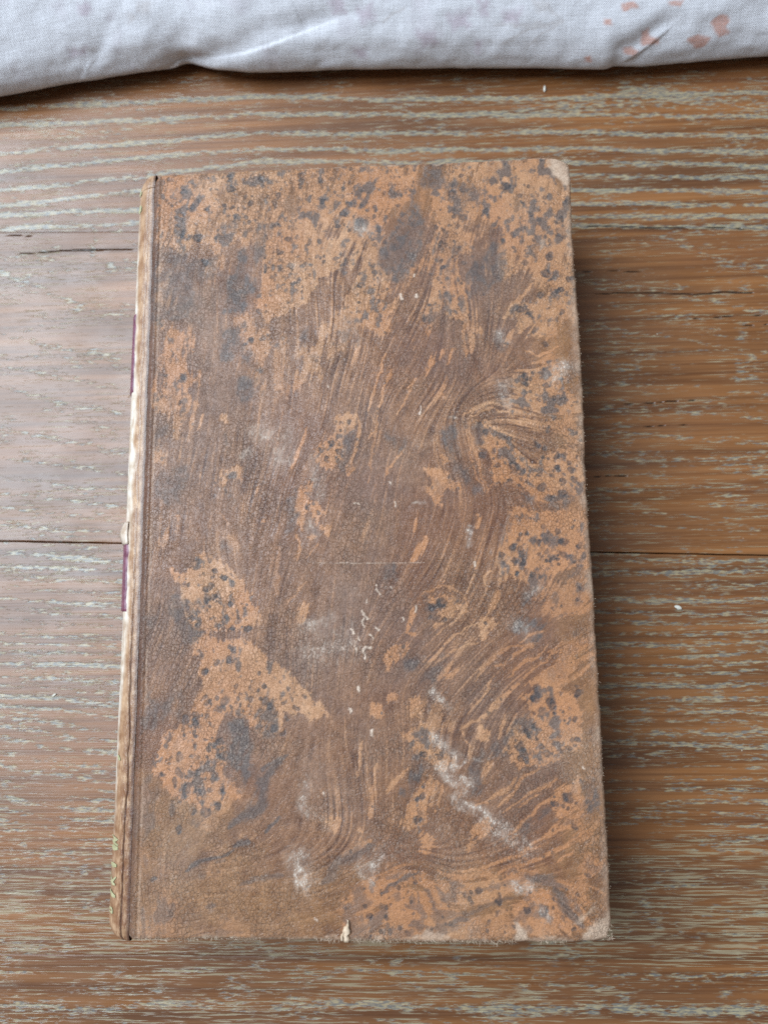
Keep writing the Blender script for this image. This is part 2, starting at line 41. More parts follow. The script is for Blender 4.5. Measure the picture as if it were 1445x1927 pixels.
SCL=[(0.9,0.72,[(65.4,50.2),(66.9,48.7),(69,46.8)]),(0.9,0.98,[(65.8,40.6),(68.3,39),(71.2,36.7),(69.5,35.3),(67,34.5),(67.3,33.3),(70.3,32),(73.2,32),(72.3,30),(69.7,28.4),(70.9,27.2),(75.1,25.6),(76.3,24.4),(78.7,23.2),(80.3,22.4)]),(0.5,1.7,[(76.3,24.4),(79,20.8),(82.3,20),(84.9,18.5)]),(0.6,0.3,[(71.2,34.9),(73.7,36.1),(77.9,36.2)]),(0.9,2.05,[(36.8,16.3),(38,11.8)]),(0.6,1.03,[(38.4,30.6),(38,26.7),(39.6,25.5)]),(0.7,1.44,[(50.5,14.4),(51.7,12.2)]),(0.6,1.7,[(51.1,13.8),(53.6,16.5)]),(0.7,1.07,[(81.9,11.1),(85.6,10.7)]),(0.45,2.46,[(27.5,108.3),(33.2,107.6),(31.9,103.2)]),(0.8,0.62,[(30.2,102.6),(34.6,101.8)]),(0.7,0.62,[(23.1,103.4),(24.9,104.3)]),(0.5,1.23,[(39.9,103),(40.3,98.1),(41.2,94.1)]),(0.6,0.82,[(38.6,87.6),(40.7,85.3)]),(0.5,1.44,[(38.2,64.6),(43.3,65.7)]),(0.4,3.08,[(39.9,58.7),(47,61.5)]),(0.6,1.03,[(50.1,160.4),(51.9,157.4)]),(0.6,1.23,[(50,160.1),(53.6,158.5)]),(0.5,0.82,[(34.4,149.5),(38.5,149.3)]),(0.7,1.44,[(94.9,120.3),(98.1,123)]),(0.4,1.23,[(82.7,118.9),(84.7,113.8)]),(0.5,1.23,[(83.6,65.1),(86.8,62.2)]),(0.5,0.82,[(87.1,70.9),(89.3,72.5)]),(0.4,0.82,[(84.4,128.9),(83.6,131.3)]),(0.9,0.53,[(75.1,85.5),(74.6,81.6)]),(1,0.41,[(70.7,111.1),(72.7,111.3)]),(0.7,0.29,[(62.2,91.4),(65,91.4)]),(0.7,1.07,[(87.2,6.4),(88.2,5.3)])]
WH=[(0.08,[(38.8,78.8),(42.9,78.5),(49.3,78.3),(55.5,78.3)]),(0.08,[(46,78.6),(54.5,78.3),(64.7,78.2)]),(0.18,[(54,73.8),(54.2,73.3)]),(0.18,[(50.8,67.7),(51.4,66.9),(50.6,65.8),(51.2,64.4)]),(0.18,[(51.6,66.4),(52.3,65.8)]),(0.18,[(48.4,64),(49.1,62.7)]),(0.18,[(50.9,59),(51.6,60),(52.8,59.8)]),(0.18,[(51.7,57.7),(51.3,58.8)]),(0.18,[(49.9,62.3),(50.1,61.7)]),(0.18,[(53.7,64.3),(54.5,63.5)]),(0.18,[(54.2,72.5),(55.1,71.2)]),(0.18,[(52.1,70.2),(51.9,69.6)]),(0.18,[(59.8,66.3),(59.8,65.5)]),(0.18,[(49.2,60),(49.4,59)]),(0.18,[(62.6,68.8),(62.6,67.1)]),(0.18,[(52.4,62.5),(53,61.8)]),(0.18,[(57.2,73.1),(57.4,72.4)]),(0.29,[(57.3,96.5),(57.4,96.1)]),(0.29,[(75.9,78),(76,77.3)]),(0.21,[(58.4,92.1),(58.4,91)]),(0.16,[(49.5,91.9),(50.6,91.7)]),(0.37,[(60.6,141.4),(60.7,140.4)]),(0.29,[(64.3,141.2),(64.3,140.5)]),(0.21,[(64,146.4),(64.1,145.8)]),(0.16,[(64.7,114.2),(64.5,112.2)]),(0.3,[(52.9,42.2),(52.7,40.9)]),(0.21,[(48,46.8),(48.2,46.2)]),(0.19,[(49.8,51.3),(49.9,50.8)]),(0.21,[(97.3,34.5),(97.4,34.1)]),(0.15,[(91.9,38.6),(92,38.2)]),(0.25,[(49.9,51.3),(50,50.6)]),(0.21,[(48,46.8),(48,46)]),(0.18,[(42.4,29.4),(42.5,29)]),(0.1,[(5.7,17.5),(5.7,17.1)]),(0.14,[(40.4,4.5),(40.8,4)]),(0.16,[(43.5,119.8),(43.7,119.1)]),(0.16,[(18.3,96.2),(18.4,95.8)])]
WO=[(1,[(95.5,174.7),(96.7,176.2),(101,176),(102.3,173.9),(101.5,167.5),(99.7,167.3),(97.8,170.1)]),(1,[(95,0.8),(95.5,1.9),(97.8,3),(99.9,4.6),(101.7,5.9),(102,-0.3),(94.9,-0.5)]),(0.7,[(59.8,1),(62,2),(63.7,3),(68.6,1.6),(68.5,-0.8),(59.1,-0.9)]),(0.9,[(81.6,2.1),(81.9,4),(82.7,3.8),(85,1.1),(84.7,-0.4),(81.9,-0.4)]),(0.6,[(93.4,3.4),(98.4,6.5),(98.7,5.9),(94.5,3)]),(0.6,[(93.2,153.7),(94.3,154.1),(94.4,151.7),(93.3,151.3)]),(0.7,[(22.4,-0),(44,0.6),(44,-1.2),(22.4,-1.3)]),(0.5,[(87.2,1.9),(90,1.7),(89.9,-0.4),(86.7,-0.4)])]
FLOW=[[(73.4,146.3),(75.6,142.9),(75.9,139.5),(74.5,135.4)],[(84.2,135),(87.4,138.7),(91.1,142.8)],[(84.8,127.5),(86.7,132.1)],[(61.7,117.7),(63.9,121.3)],[(70.8,123.4),(72.5,128)],[(55.2,132.7),(59.9,140.6)],[(48.7,124.1),(50.1,130.1)],[(54.5,112.5),(56.4,118.3),(58,123.3)],[(74.2,111.9),(76.9,113.6),(81.2,114.2),(85.5,112.9),(89.8,111.5)],[(75.9,111.9),(79.4,113),(84.6,112)],[(88.7,126.5),(91.7,125),(96.2,127.6)],[(58.9,112.4),(61.2,115),(63.9,120.8)],[(52.8,113),(54.7,121.1),(57,127.5)],[(36.2,85.4),(36.4,82.8),(36.8,79.4)],[(38.4,80),(41.6,83.2)],[(38.6,84.7),(41.2,84.9)],[(47.7,97.9),(49.5,103.6),(50.4,109.9)],[(35,100),(36.3,104),(39,110.2)],[(53,106.7),(54.9,112.5)],[(18,113.5),(19.4,111.7)],[(13.2,110),(14,113.7)],[(20.4,79.3),(22.6,76)],[(19.9,84.9),(23,81.8)],[(32.5,82.1),(31.7,71.4)],[(34.3,69.2),(36.4,72.6),(39,75.1)],[(18.5,90.2),(20.7,87.9),(18.6,84.1)],[(28.8,89.1),(29,88.2)],[(78.3,67.1),(79.6,69.3),(80.9,71.8)],[(62.8,69.6),(64.6,71.5),(67.1,72.7),(70.9,73),(73.6,70.3),(73.3,67.4),(69.4,63.7),(66.9,61.9)],[(62.6,78.9),(64.8,83.6)],[(57,98.5),(58.7,101.6),(61,104.2)],[(47.4,98.8),(49.2,103.6),(50.8,108.1),(49.9,112.6)],[(76.7,88.9),(77.5,87.8),(76.3,85)],[(62.8,87.7),(62.2,85.2)],[(62.2,68.8),(61,63.4)],[(61,63.4),(62.7,62.5)],[(52.2,96),(54.5,106.6),(53.2,112.5)],[(64.2,54.7),(69.3,60.4),(72.7,63.2),(77.8,66)],[(65.9,55.9),(70.9,58.7),(76,60.7)],[(77.4,72.7),(77.7,74.8),(79.4,76.9)],[(74.9,52.6),(77.5,56.6),(81.7,59),(88.3,60.5)],[(79.1,55),(84.5,57.7),(87.9,60.1)],[(81.8,52.5),(85.7,55.7),(90.8,59.7)],[(85.5,52.5),(89.8,56.4),(94.1,60.5)],[(84.6,60.6),(87.2,62.2),(90.1,63)],[(74.2,111.9),(74.7,106.5),(76,101.2),(78.4,94.1)],[(76.4,111.9),(75.2,109.2),(75.7,105.2),(77.7,100.2),(79.2,94.1)],[(78.8,94.1),(83.2,97),(87.3,93.9)],[(49.5,22.2),(49.5,21.7)],[(73.8,26.4),(80.6,29.6),(83.2,32.4)],[(80,25.2),(86,29.5),(91.5,32.3)],[(81.3,21.4),(87.5,26.3),(96.5,32.3)],[(85.6,18.8),(91.4,21.6),(96.4,23.3)],[(79.6,40.7),(81.2,45.7)],[(81.4,41.1),(83.3,45.2)],[(55.7,29.7),(58.5,32.9),(60.6,35.3)],[(71.8,42.2),(73.1,43.2),(76.6,44.7),(80.1,48.4),(84.5,51.9)],[(72,42.2),(73.4,39.3),(73.7,36.1)],[(75.9,31),(77.9,35.2)],[(52,24.1),(52.7,28.1),(53.4,35.4)],[(65.9,25.6),(66.8,28.8),(67.7,31.6)],[(83.4,26.4),(88.1,29.5)],[(84.1,23.6),(90.1,27.9),(96.4,30.3)],[(87.7,20),(92.4,23.9)],[(80.9,27.2),(84.5,32.8),(87.9,34.4)],[(87.5,16.1),(93.3,18.8),(96.8,22)],[(90.3,15.3),(95.3,18)],[(73.2,45.5),(76.7,50.1),(78.5,52.6)],[(68.9,13.8),(76.3,14.2),(81.3,16.5),(86.8,18.5)],[(77.1,12.6),(82.9,14.9),(88.7,16.5)],[(45.6,16.9),(49.9,18.9),(52.4,20.5)],[(49.6,33),(50.5,40.3)],[(78.8,26.4),(82.3,29.6)],[(65.6,13.8),(70.5,12.6),(78.7,13)],[(12.8,13.7),(16.4,15.6),(23.3,17.9)],[(23.3,18.6),(26.2,19.4)],[(29.8,22.1),(32.7,24.4)],[(22,22.9),(26.1,25.2),(28.5,27.5),(29.3,31.5),(32.6,35.8)],[(42.5,11.4),(45.7,15.6),(52.4,19)],[(25.1,11.4),(33.6,12.9)],[(6.8,8.7),(7.7,4.6)],[(5.5,35.2),(7.1,37.1)],[(7.9,39.5),(8.4,41.9)],[(28.5,33.8),(34.2,37.7)],[(84.9,12.8),(88.9,12),(91.2,8.8),(93,5.3),(95.1,2.7)],[(54.3,9.1),(57.7,11.4),(61.7,13.4)],[(63.9,10.7),(64.8,7.9),(65.8,4.9)],[(65.5,11),(67.5,8.3)],[(51.8,2.1),(53,4.8),(55.1,6.8)],[(59.7,7.2),(62.1,6.8),(62.6,9.1)],[(69,3.7),(71.9,4.9)],[(60,3.5),(62.5,3.5)],[(65.3,3),(67.8,2.6)],[(68.2,5.1),(74.4,6.4),(81.9,8.7)],[(68.8,9.1),(76.6,10.3),(84.9,12.6)],[(11.7,115.3),(12.7,129.2),(14.3,141.1)],[(31.9,113.8),(34.5,126.2),(36.2,137.9)],[(22.5,143.2),(25.1,153.8),(26.9,161.1)],[(45.2,112.9),(47.9,123.4),(51.1,130.3)],[(51.5,113),(55.2,125.7),(59.8,139.7),(65.6,158.7)],[(68.7,134.6),(74.6,153.5),(76.3,165.7)],[(77.2,125),(81.2,138.9),(82.6,153.2)],[(86.2,129.4),(91,138.5),(95.8,147.8)],[(14.6,86.8),(16.9,100),(18.5,111.2)],[(25.6,82.2),(27.6,95.3),(29.2,110.9)],[(32.2,60.9),(32.1,77.8),(34.2,90.7)],[(10.3,82.5),(12.1,100.1),(12.7,111.4)],[(42.8,53.4),(44.1,69.1),(47.2,86.1)],[(50.3,81.7),(52.1,94.7),(54.9,105.7)],[(58.6,68.8),(63.9,81.4),(66.6,87.8)],[(71.3,72.8),(74.1,81.2),(76.1,89.8)],[(54.2,56.5),(58.5,62.6)],[(75.4,68.6),(79.9,76.9),(82.8,87.5)],[(85.5,62.2),(91.2,68.3),(96.4,74.5)],[(4,17.5),(5.1,33.2),(8.1,45.2)],[(38.4,21.3),(37.6,33),(40.5,42.9)],[(48.6,21.3),(48.3,32.9),(50,48.8)],[(26.1,25.2),(27.2,37)],[(14.2,6.1),(26.3,8),(38.4,9.1),(50.5,15.2)],[(49,16.1),(50.8,32.1),(52.3,48.6)],[(69,16.9),(70,24),(72.6,28)],[(58.2,16.1),(62.3,16.9),(65.6,13.8),(70.5,13.4)],[(46.4,4.4),(58.1,10.3)],[(70.2,2.6),(82.6,6.4),(90.4,1.5)],[(6.1,2.3),(6.6,13.7)]]
SPOT=[(11.6,157.5,0.98),(7.9,164.1,0.66),(10.4,166,0.74),(6.3,160.5,0.66),(8.5,159.4,0.57),(14,151.5,0.98),(6.6,128.2,0.57),(9,123,0.57),(8.7,116.5,0.57),(37.6,149.6,0.66),(34.4,149.5,0.82),(30.6,165.9,0.74),(31.5,167.9,0.82),(36.6,164.2,0.66),(18.4,165.9,0.57),(23.5,168,0.49),(19.3,170.4,0.74),(22.2,159.3,0.49),(42.2,165.9,0.57),(48.4,165.1,0.57),(46.8,162.5,0.57),(34.3,156.3,0.66),(31.6,153.7,0.49),(91.9,160.2,0.62),(70.3,153.4,1.07),(73.4,160.6,0.57),(79.2,157.8,0.49),(75.7,160.5,0.98),(85.9,167.7,1.07),(73.3,166.5,1.07),(89.6,148.1,0.74),(94.8,145,1.07),(97.9,141.1,0.74),(89.8,136.2,0.66),(91,134.3,0.57),(97.9,135.7,0.66),(88.2,136.7,0.9),(69.3,158.1,0.57),(80,140.8,0.33),(92.8,139.9,0.74),(95.4,149,0.74),(84.8,128.5,0.37),(88.6,120.1,0.66),(90.6,121.4,0.49),(93.3,118.1,0.57),(69.6,144.8,0.66),(67.8,146.3,0.41),(55.6,158.2,0.82),(51,160.3,1.15),(54.6,154.3,0.57),(56.9,154.7,0.49),(60.3,167.4,0.66),(59.5,171.4,0.49),(78.2,167.8,0.49),(100.8,163.1,1.07),(89.4,165.3,0.66),(99.6,143.4,0.82),(91.1,131.5,0.66),(93.3,128.2,0.57),(81.1,161.5,0.82),(87.2,155.4,0.57),(80.2,160.6,0.57),(77.7,152.4,0.49),(74.5,152.5,0.49),(75.3,148.6,0.49),(20,75.8,0.57),(17,94.4,0.49),(18.1,96.2,0.33),(18.8,98.1,0.49),(20.5,98.6,0.49),(44.3,105.8,0.57),(45.8,103.9,0.66),(42.9,102.2,0.57),(46,106,0.41),(41.2,89.7,0.57),(38.6,91.1,0.57),(16.8,74,0.74),(15.8,73.1,0.66),(12.9,66.8,0.74),(17.5,71.4,0.66),(22.8,65.8,0.74),(25.4,64.3,0.74),(22,64.4,0.57),(16.2,71.2,0.98),(19,64.8,0.49),(13.9,79.4,0.41),(21.2,57.7,0.82),(18.3,56.9,0.74),(16.2,54.9,0.74),(79,107.5,0.9),(78.4,102.2,0.82),(80.8,103,0.57),(82.2,106.5,0.57),(85,99.6,0.9),(85.1,98.1,0.57),(84,96.1,0.57),(91.1,94.4,0.82),(91.1,97.5,0.49),(95.1,101.8,0.66),(95.9,93.2,0.9),(99.5,101.2,0.41),(98.6,95.8,0.66),(87.7,87.8,0.49),(90.8,83.7,0.41),(85.6,83.1,0.49),(87.5,84.4,0.57),(89.9,82.4,0.66),(92.2,81.7,0.57),(86.2,84.2,0.49),(84.7,78.3,0.74),(86.6,77.8,0.66),(84.2,81,0.82),(85.9,80.6,0.82),(86.9,75.5,0.49),(95.2,82.1,0.82),(95.2,79.3,0.82),(91.5,80,0.57),(99.3,81.6,0.66),(93.7,73.5,0.41),(68.5,69.3,1.07),(68.8,65.6,0.57),(66.8,95.2,0.41),(82.2,77.7,0.41),(90.9,104.1,0.66),(92.2,103.4,0.57),(98.4,103.7,0.49),(97.7,98.4,0.66),(93.8,97.2,0.49),(94.1,86.8,0.33),(84.8,75.5,0.57),(66.2,68.7,0.57),(65.7,66.2,0.57),(10.5,33.9,0.98),(12.5,30.2,1.15),(15,29.6,0.74),(10.7,36.9,0.98),(18.9,32.9,0.9),(17.5,30.1,0.57),(20.2,30.2,0.74),(16.6,25.6,1.07),(14.3,25.8,0.57),(19.5,26.6,0.9),(11.1,21.8,0.9),(14.1,41.3,0.57),(11.6,41.5,0.49),(14,39.1,0.57),(19.2,40.1,0.74),(14.2,45.9,0.82),(11.9,44.7,0.98),(13.9,43.7,0.57),(16.6,45.7,0.49),(19.5,46.9,0.57),(18.6,47.1,0.41),(20.9,37.2,0.98),(13.4,37.1,0.33),(15.7,35.9,0.33),(17.4,44,0.29),(9.8,31.6,0.57),(7,33.6,0.41),(14.7,33.5,0.49),(29.6,48.6,0.98),(33.4,48.2,0.57),(30.4,47.4,0.9),(31.7,45.8,0.57),(36.1,47.1,0.57),(34,45.3,0.41),(5.8,12,0.66),(33.2,41.7,0.66),(20.1,35.5,0.49),(8.4,35.5,0.33),(11.1,27.6,0.49),(9.5,27.8,0.49),(16.7,48.4,0.74),(20.3,48.5,0.98),(78.6,7.8,0.94),(78,5.1,0.38),(88.8,45.3,0.77),(91.4,47.4,1.02),(91.6,45.3,0.51),(89.7,37.1,0.94),(84.4,38.8,0.77),(87.9,49.1,1.28),(85.9,41.5,0.68),(93.6,28.3,1.11),(91.1,27,0.77),(84.3,6.1,0.6),(87.8,6.1,1.11),(60.7,38,0.47),(63.7,37,0.6),(67,36.5,0.64),(63.2,28.6,0.68),(62.3,24.2,0.51),(96.8,49.6,0.68),(96.7,51.1,0.43),(85.2,35.6,0.43),(84.2,36,0.68),(92.4,40.6,0.51),(88.9,46.2,0.51),(87.4,42.7,0.77),(61.4,11.6,0.51),(55.1,4.8,0.43),(56,7.2,0.34),(59.9,9.7,0.34),(94.5,9.3,0.51),(76.2,3.6,0.43),(97.1,12.8,0.6),(97.7,50,0.43),(94.8,22.4,0.51),(65.4,39.4,0.6),(92.8,37.6,0.51),(94.3,38.4,0.6),(95.3,40,0.43)]
B=[(1,0.61,[(-55.1,214.9),(19.6,214.9),(56.3,212.1),(110,209.7),(134.3,209.6),(162.5,209.1)]),(1,0.61,[(-54.8,209.7),(-17.3,209),(19.7,209.4),(56.3,207.2),(109.7,204.8),(161.8,201.3)]),(1,0.61,[(-54.2,200.8),(-17,202),(19.7,203.5),(56.2,201.4),(109.4,199.1),(161.2,195.5)]),(1,0.61,[(-53.8,195.1),(-16.8,197),(19.8,198.6),(56.1,196.2),(109.1,194.3),(160.8,190.7)]),(1,0.61,[(-53.5,189.2),(-16.6,191.3),(19.8,194.3),(56.1,192.8),(108.9,190.3),(160.4,186.8)]),(1,0.61,[(-53.1,184.3),(-16.4,186.9),(19.9,188.8),(56,188.4),(108.7,186.3),(160.1,183.2)]),(1,0.61,[(-53,181.5),(-16.2,181.5),(20,183.1),(55.9,183.9),(108.5,182.1),(159.8,179.3)]),(1,0.61,[(-52.7,177.4),(-16,177.5),(20,179.1),(55.9,179.2),(108.3,178.1),(159.4,175.4)]),(1,0.61,[(20.1,175.9),(55.8,175.7),(108.1,174.2),(159.1,172.1)]),(1,0.61,[(55.8,173.2),(107.9,171.4),(158.8,169)]),(0.55,2.7,[(124.3,211.4),(141.5,208.1),(162.1,204.6)]),(0.5,2.03,[(94.7,207.2),(126.9,207.2)]),(0.7,0.77,[(-51.8,164.4),(-46.5,161.5),(-39.2,159.1)]),(0.7,0.68,[(-38.1,157),(-29.9,154.6),(-22.6,151.2),(-13,149.3)]),(0.7,0.59,[(-50.6,145.4),(-40.4,144),(-33.2,142)]),(0.7,0.68,[(-40.3,143),(-33.2,141.2),(-22.1,139),(-15.5,136.5)]),(0.7,0.73,[(-50,136.6),(-39.9,134.7),(-29.8,132.4),(-17.8,130)]),(0.7,0.68,[(-49.6,131),(-41.5,128.7),(-32.9,125.9),(-21.4,124.1),(-12.5,121.3)]),(0.7,0.59,[(-48.9,119.4),(-38.8,117.1),(-28.9,114.3),(-12.2,111.9)]),(0.7,0.55,[(-48.3,110.9),(-35.4,109.1),(-26.6,107.4),(-11.9,105.6)]),(0.7,0.55,[(-48,106),(-34.2,103.7),(-12.7,100.8)]),(0.7,0.5,[(-47.7,101.6),(-35.9,99.9),(-23.2,97.6),(-12.5,96.4)]),(0.7,0.55,[(-47.5,97.7),(-28.8,94.9),(-13.4,93.1)]),(0.7,0.68,[(-47.2,93.4),(-32.5,91.1),(-13.2,89.8)]),(0.7,0.91,[(-26.9,177.9),(-24.9,168.1),(-20.2,163.7),(-14.1,163.4)]),(0.55,1.05,[(127.8,167.9),(136,166.2),(142.1,161.2),(149.7,158),(157.7,156.8)]),(0.55,0.63,[(130.4,154.5),(133.7,152.5)]),(0.55,0.76,[(134.4,150.7),(143.3,148.5),(151.6,145.4),(156.6,144.3)]),(0.55,0.59,[(112.7,143.1),(122.5,140.4),(132.6,138.3),(139.3,136.2),(155.6,133.8)]),(0.55,0.5,[(106.9,132.7),(121.9,131.8)]),(0.6,0.5,[(108.4,127.8),(115.2,126.7),(137.6,125.1)]),(0.6,0.5,[(143.7,127.6),(155,126.8)]),(0.6,0.42,[(144.7,123.5),(154.6,122.8)]),(0.6,0.63,[(131.6,118.6),(140.8,117.9),(154,115.7)]),(0.6,0.63,[(107.7,114.8),(118.2,113.2),(128.2,112),(138.2,110.9),(153.4,109.6)]),(0.6,0.67,[(107.7,108.2),(116.1,107.1),(123.6,106),(137.8,105.7),(144.2,103.3),(152.8,102.3)]),(0.6,0.42,[(116.5,99.7),(128.9,99),(143.8,98.6),(152.4,98)]),(0.6,0.42,[(136.9,94.1),(152,93.7)]),(0.6,0.42,[(116,92),(132.5,91.2),(143.2,90.5),(151.7,90.4)]),(0.6,0.38,[(117.5,89.4),(136.4,87.7),(151.4,87)])]
CR=[(0.16,[(-46,169.8),(-33.7,169.8),(-25.5,170),(-14.3,169.8)]),(0.11,[(-52.5,175.3),(-49.4,175.2),(-43.2,174.8)]),(0.15,[(107.5,151.6),(132.7,151.1),(149.1,150.7),(153.3,150.5)]),(0.08,[(137.4,144.1),(156.5,143.8)]),(0.08,[(147,141.4),(156.4,141.9)]),(0.08,[(113.1,121.3),(124.6,121),(136.5,121.5)]),(0.08,[(107.4,157.8),(115.7,157.8),(127.1,157.3)]),(0.11,[(107.6,171.2),(129.7,170.3),(142.8,169.5),(158.8,168.4)]),(0.06,[(121.6,114.6),(136.8,114.7)]),(0.06,[(106.9,101.7),(117.4,101.9)])]
SEAM=[[(-52.6,176.3),(158.8,168.5)],[(-46.9,88.4),(150.8,80.8)],[(-40.2,-12.8),(142.3,-13.1)]]
CLE=[(-83.1,210.9),(-52.3,214.7),(-34,217.5),(-17.3,219.3),(-6.6,220.6),(1.2,222),(8.5,220.4),(19.1,218.5),(29.6,218),(41.6,218),(56.7,217.5),(75.5,216.6),(97.3,215.4),(113.1,214.4),(126,214.2),(140.3,214.9),(160.9,215.7),(196.5,215.6)]
SPK=[[101.4,212.9],[127.6,68.2],[-29.9,48.6],[-18.1,74.4]]
PR=[(0,[(124.9,26.1),(126.5,27.2),(127.3,25.5),(130,24.5),(130.5,23.3),(126.4,23.1),(125.1,24.4)]),(0,[(143.1,27.3),(144.5,28.9),(146.7,28.5),(148.1,27),(146.9,25.6),(148.3,24.3),(145.8,23.5),(143.7,25.1)]),(0,[(120.5,22.8),(123.3,23.2),(125.4,21.6),(123.7,20.7),(121,21.6)]),(0,[(137.3,24.2),(139.6,24.7),(143.3,23.5),(143,22.3),(140.7,21.2),(138.1,22.9)]),(0,[(118.7,32.9),(122.1,33.3),(123.6,31.8),(120.2,31)]),(0,[(131,32.9),(135.1,32.6),(134.5,31.5),(131.5,32)]),(0,[(114.8,29.3),(116.9,29.4),(116.8,28.2),(115.1,28.3)]),(0,[(111,21),(112.6,21.3),(113,19.2),(110.9,19.5)]),(1,[(43.1,34.3),(46.6,34.2),(47.2,31.8),(44.3,31.2)]),(1,[(50.3,32),(54.3,32.9),(54.8,29.3),(51.2,28.7)]),(1,[(48.7,23.2),(52.3,22.9),(51.9,20.9),(49,21.2)]),(1,[(65.4,26.8),(71.1,26.5),(71.3,24),(67.5,23.8)]),(1,[(73.9,30.3),(79.5,31),(80.2,27.9),(75.3,27.4)]),(1,[(81.7,24.5),(83.1,24.5),(83.2,21.7),(81.8,21.4)]),(1,[(82.3,33.2),(85,33.2),(84.8,30.3),(82.6,30.5)]),(1,[(-29.2,25.8),(-24.8,25.9),(-25.6,24.2),(-29,24.1)]),(1,[(-24.3,35.7),(-20.8,35),(-21.7,33.4),(-24.5,34)]),(1,[(88.5,31.2),(93.4,31.6),(92.8,29.1),(89.3,28.8)]),(2,[(-8.8,34.3),(-5.1,33.5),(-6.2,31),(-8.6,31.9)]),(2,[(96.1,33.8),(100.2,32.6),(101.7,30.8),(97.5,31.6)]),(2,[(-11.2,31.5),(-10.2,31.4),(-10.7,30),(-11.6,30.1)])]
PRL=[(2,[(88.1,23.6),(92.9,26.6),(103.9,29.3)]),(2,[(95.2,23.2),(99.2,26.4),(104.3,29.1)]),(2,[(104,29.3),(101.7,31.4),(97.5,32.6)]),(2,[(86.5,28.4),(94.9,28.1),(104,29.1)]),(2,[(57.2,29.2),(62.7,32.2)])]
FOLD=[[(1.5,17.8),(12.9,22.7),(25.4,28.2),(42.8,30.7),(57.1,33.4)],[(36.1,27.3),(39.3,22.8),(40.4,17.8)],[(120.4,17.9),(120.6,22.2),(128.3,26.7),(137.4,30.1)],[(-24.1,23.2),(-18.3,28.7),(-15.2,33.3)],[(-20.9,24.1),(-12.1,30.4)]]

# ------------------------------------------------------------------ numeric helpers
rng = np.random.default_rng(7)
def sstep(a, b, x):
    t = np.clip((x - a) / (b - a), 0, 1); return t * t * (3 - 2 * t)
_perm = np.random.default_rng(11).random((256, 256)).astype(np.float32)
def vnoise(x, y, seed=0):
    x = x + seed * 17.31; y = y + seed * 9.73
    xi = np.floor(x).astype(np.int64); yi = np.floor(y).astype(np.int64)
    fx = (x - xi); fy = (y - yi); fx = fx * fx * fx * (fx * (fx * 6 - 15) + 10); fy = fy * fy * fy * (fy * (fy * 6 - 15) + 10)
    a = _perm[xi & 255, yi & 255]; b = _perm[(xi + 1) & 255, yi & 255]
    c = _perm[xi & 255, (yi + 1) & 255]; d = _perm[(xi + 1) & 255, (yi + 1) & 255]
    return (a * (1 - fx) + b * fx) * (1 - fy) + (c * (1 - fx) + d * fx) * fy
def fbm(x, y, seed=0, octv=4):
    """about -1..1"""
    s = 0; a = 1; n = 0
    for o in range(octv):
        ca, sa = math.cos(o * 1.3), math.sin(o * 1.3)
        s = s + a * (vnoise((x * ca - y * sa) * 2 ** o, (x * sa + y * ca) * 2 ** o, seed + o * 3) - .5); n += a; a *= .5
    return s / n * 3.2
def poly_sd(X, Y, pts, pad):
    """signed distance (positive inside) on the sub-window round a polygon"""
    P = np.array(pts); x0, y0 = P.min(0) - pad; x1, y1 = P.max(0) + pad
    m = (X > x0) & (X < x1) & (Y > y0) & (Y < y1)
    x = X[m]; y = Y[m]
    d = np.full(x.shape, 1e9); ins = np.zeros(x.shape, bool)
    for i in range(len(P)):
        ax, ay = P[i]; bx, by = P[(i + 1) % len(P)]
        ex, ey = bx - ax, by - ay
        t = np.clip(((x - ax) * ex + (y - ay) * ey) / (ex * ex + ey * ey + 1e-9), 0, 1)
        d = np.minimum(d, (x - ax - t * ex) ** 2 + (y - ay - t * ey) ** 2)
        if ey != 0:
            ins ^= ((ay > y) != (by > y)) & (x < ex * (y - ay) / ey + ax)
    d = np.sqrt(d)
    return m, np.where(ins, d, -d)
def line_d(X, Y, pts, pad, taper=False):
    P = np.array(pts); x0, y0 = P.min(0) - pad; x1, y1 = P.max(0) + pad
    m = (X > x0) & (X < x1) & (Y > y0) & (Y < y1)
    x = X[m]; y = Y[m]; d = np.full(x.shape, 1e9); u = np.zeros(x.shape); n = len(P) - 1
    for i in range(n):
        ax, ay = P[i]; ex, ey = P[i + 1] - P[i]
        t = np.clip(((x - ax) * ex + (y - ay) * ey) / (ex * ex + ey * ey + 1e-9), 0, 1)
        q = (x - ax - t * ex) ** 2 + (y - ay - t * ey) ** 2
        u = np.where(q < d, (i + t) / n, u); d = np.minimum(d, q)
    return m, np.sqrt(d), u

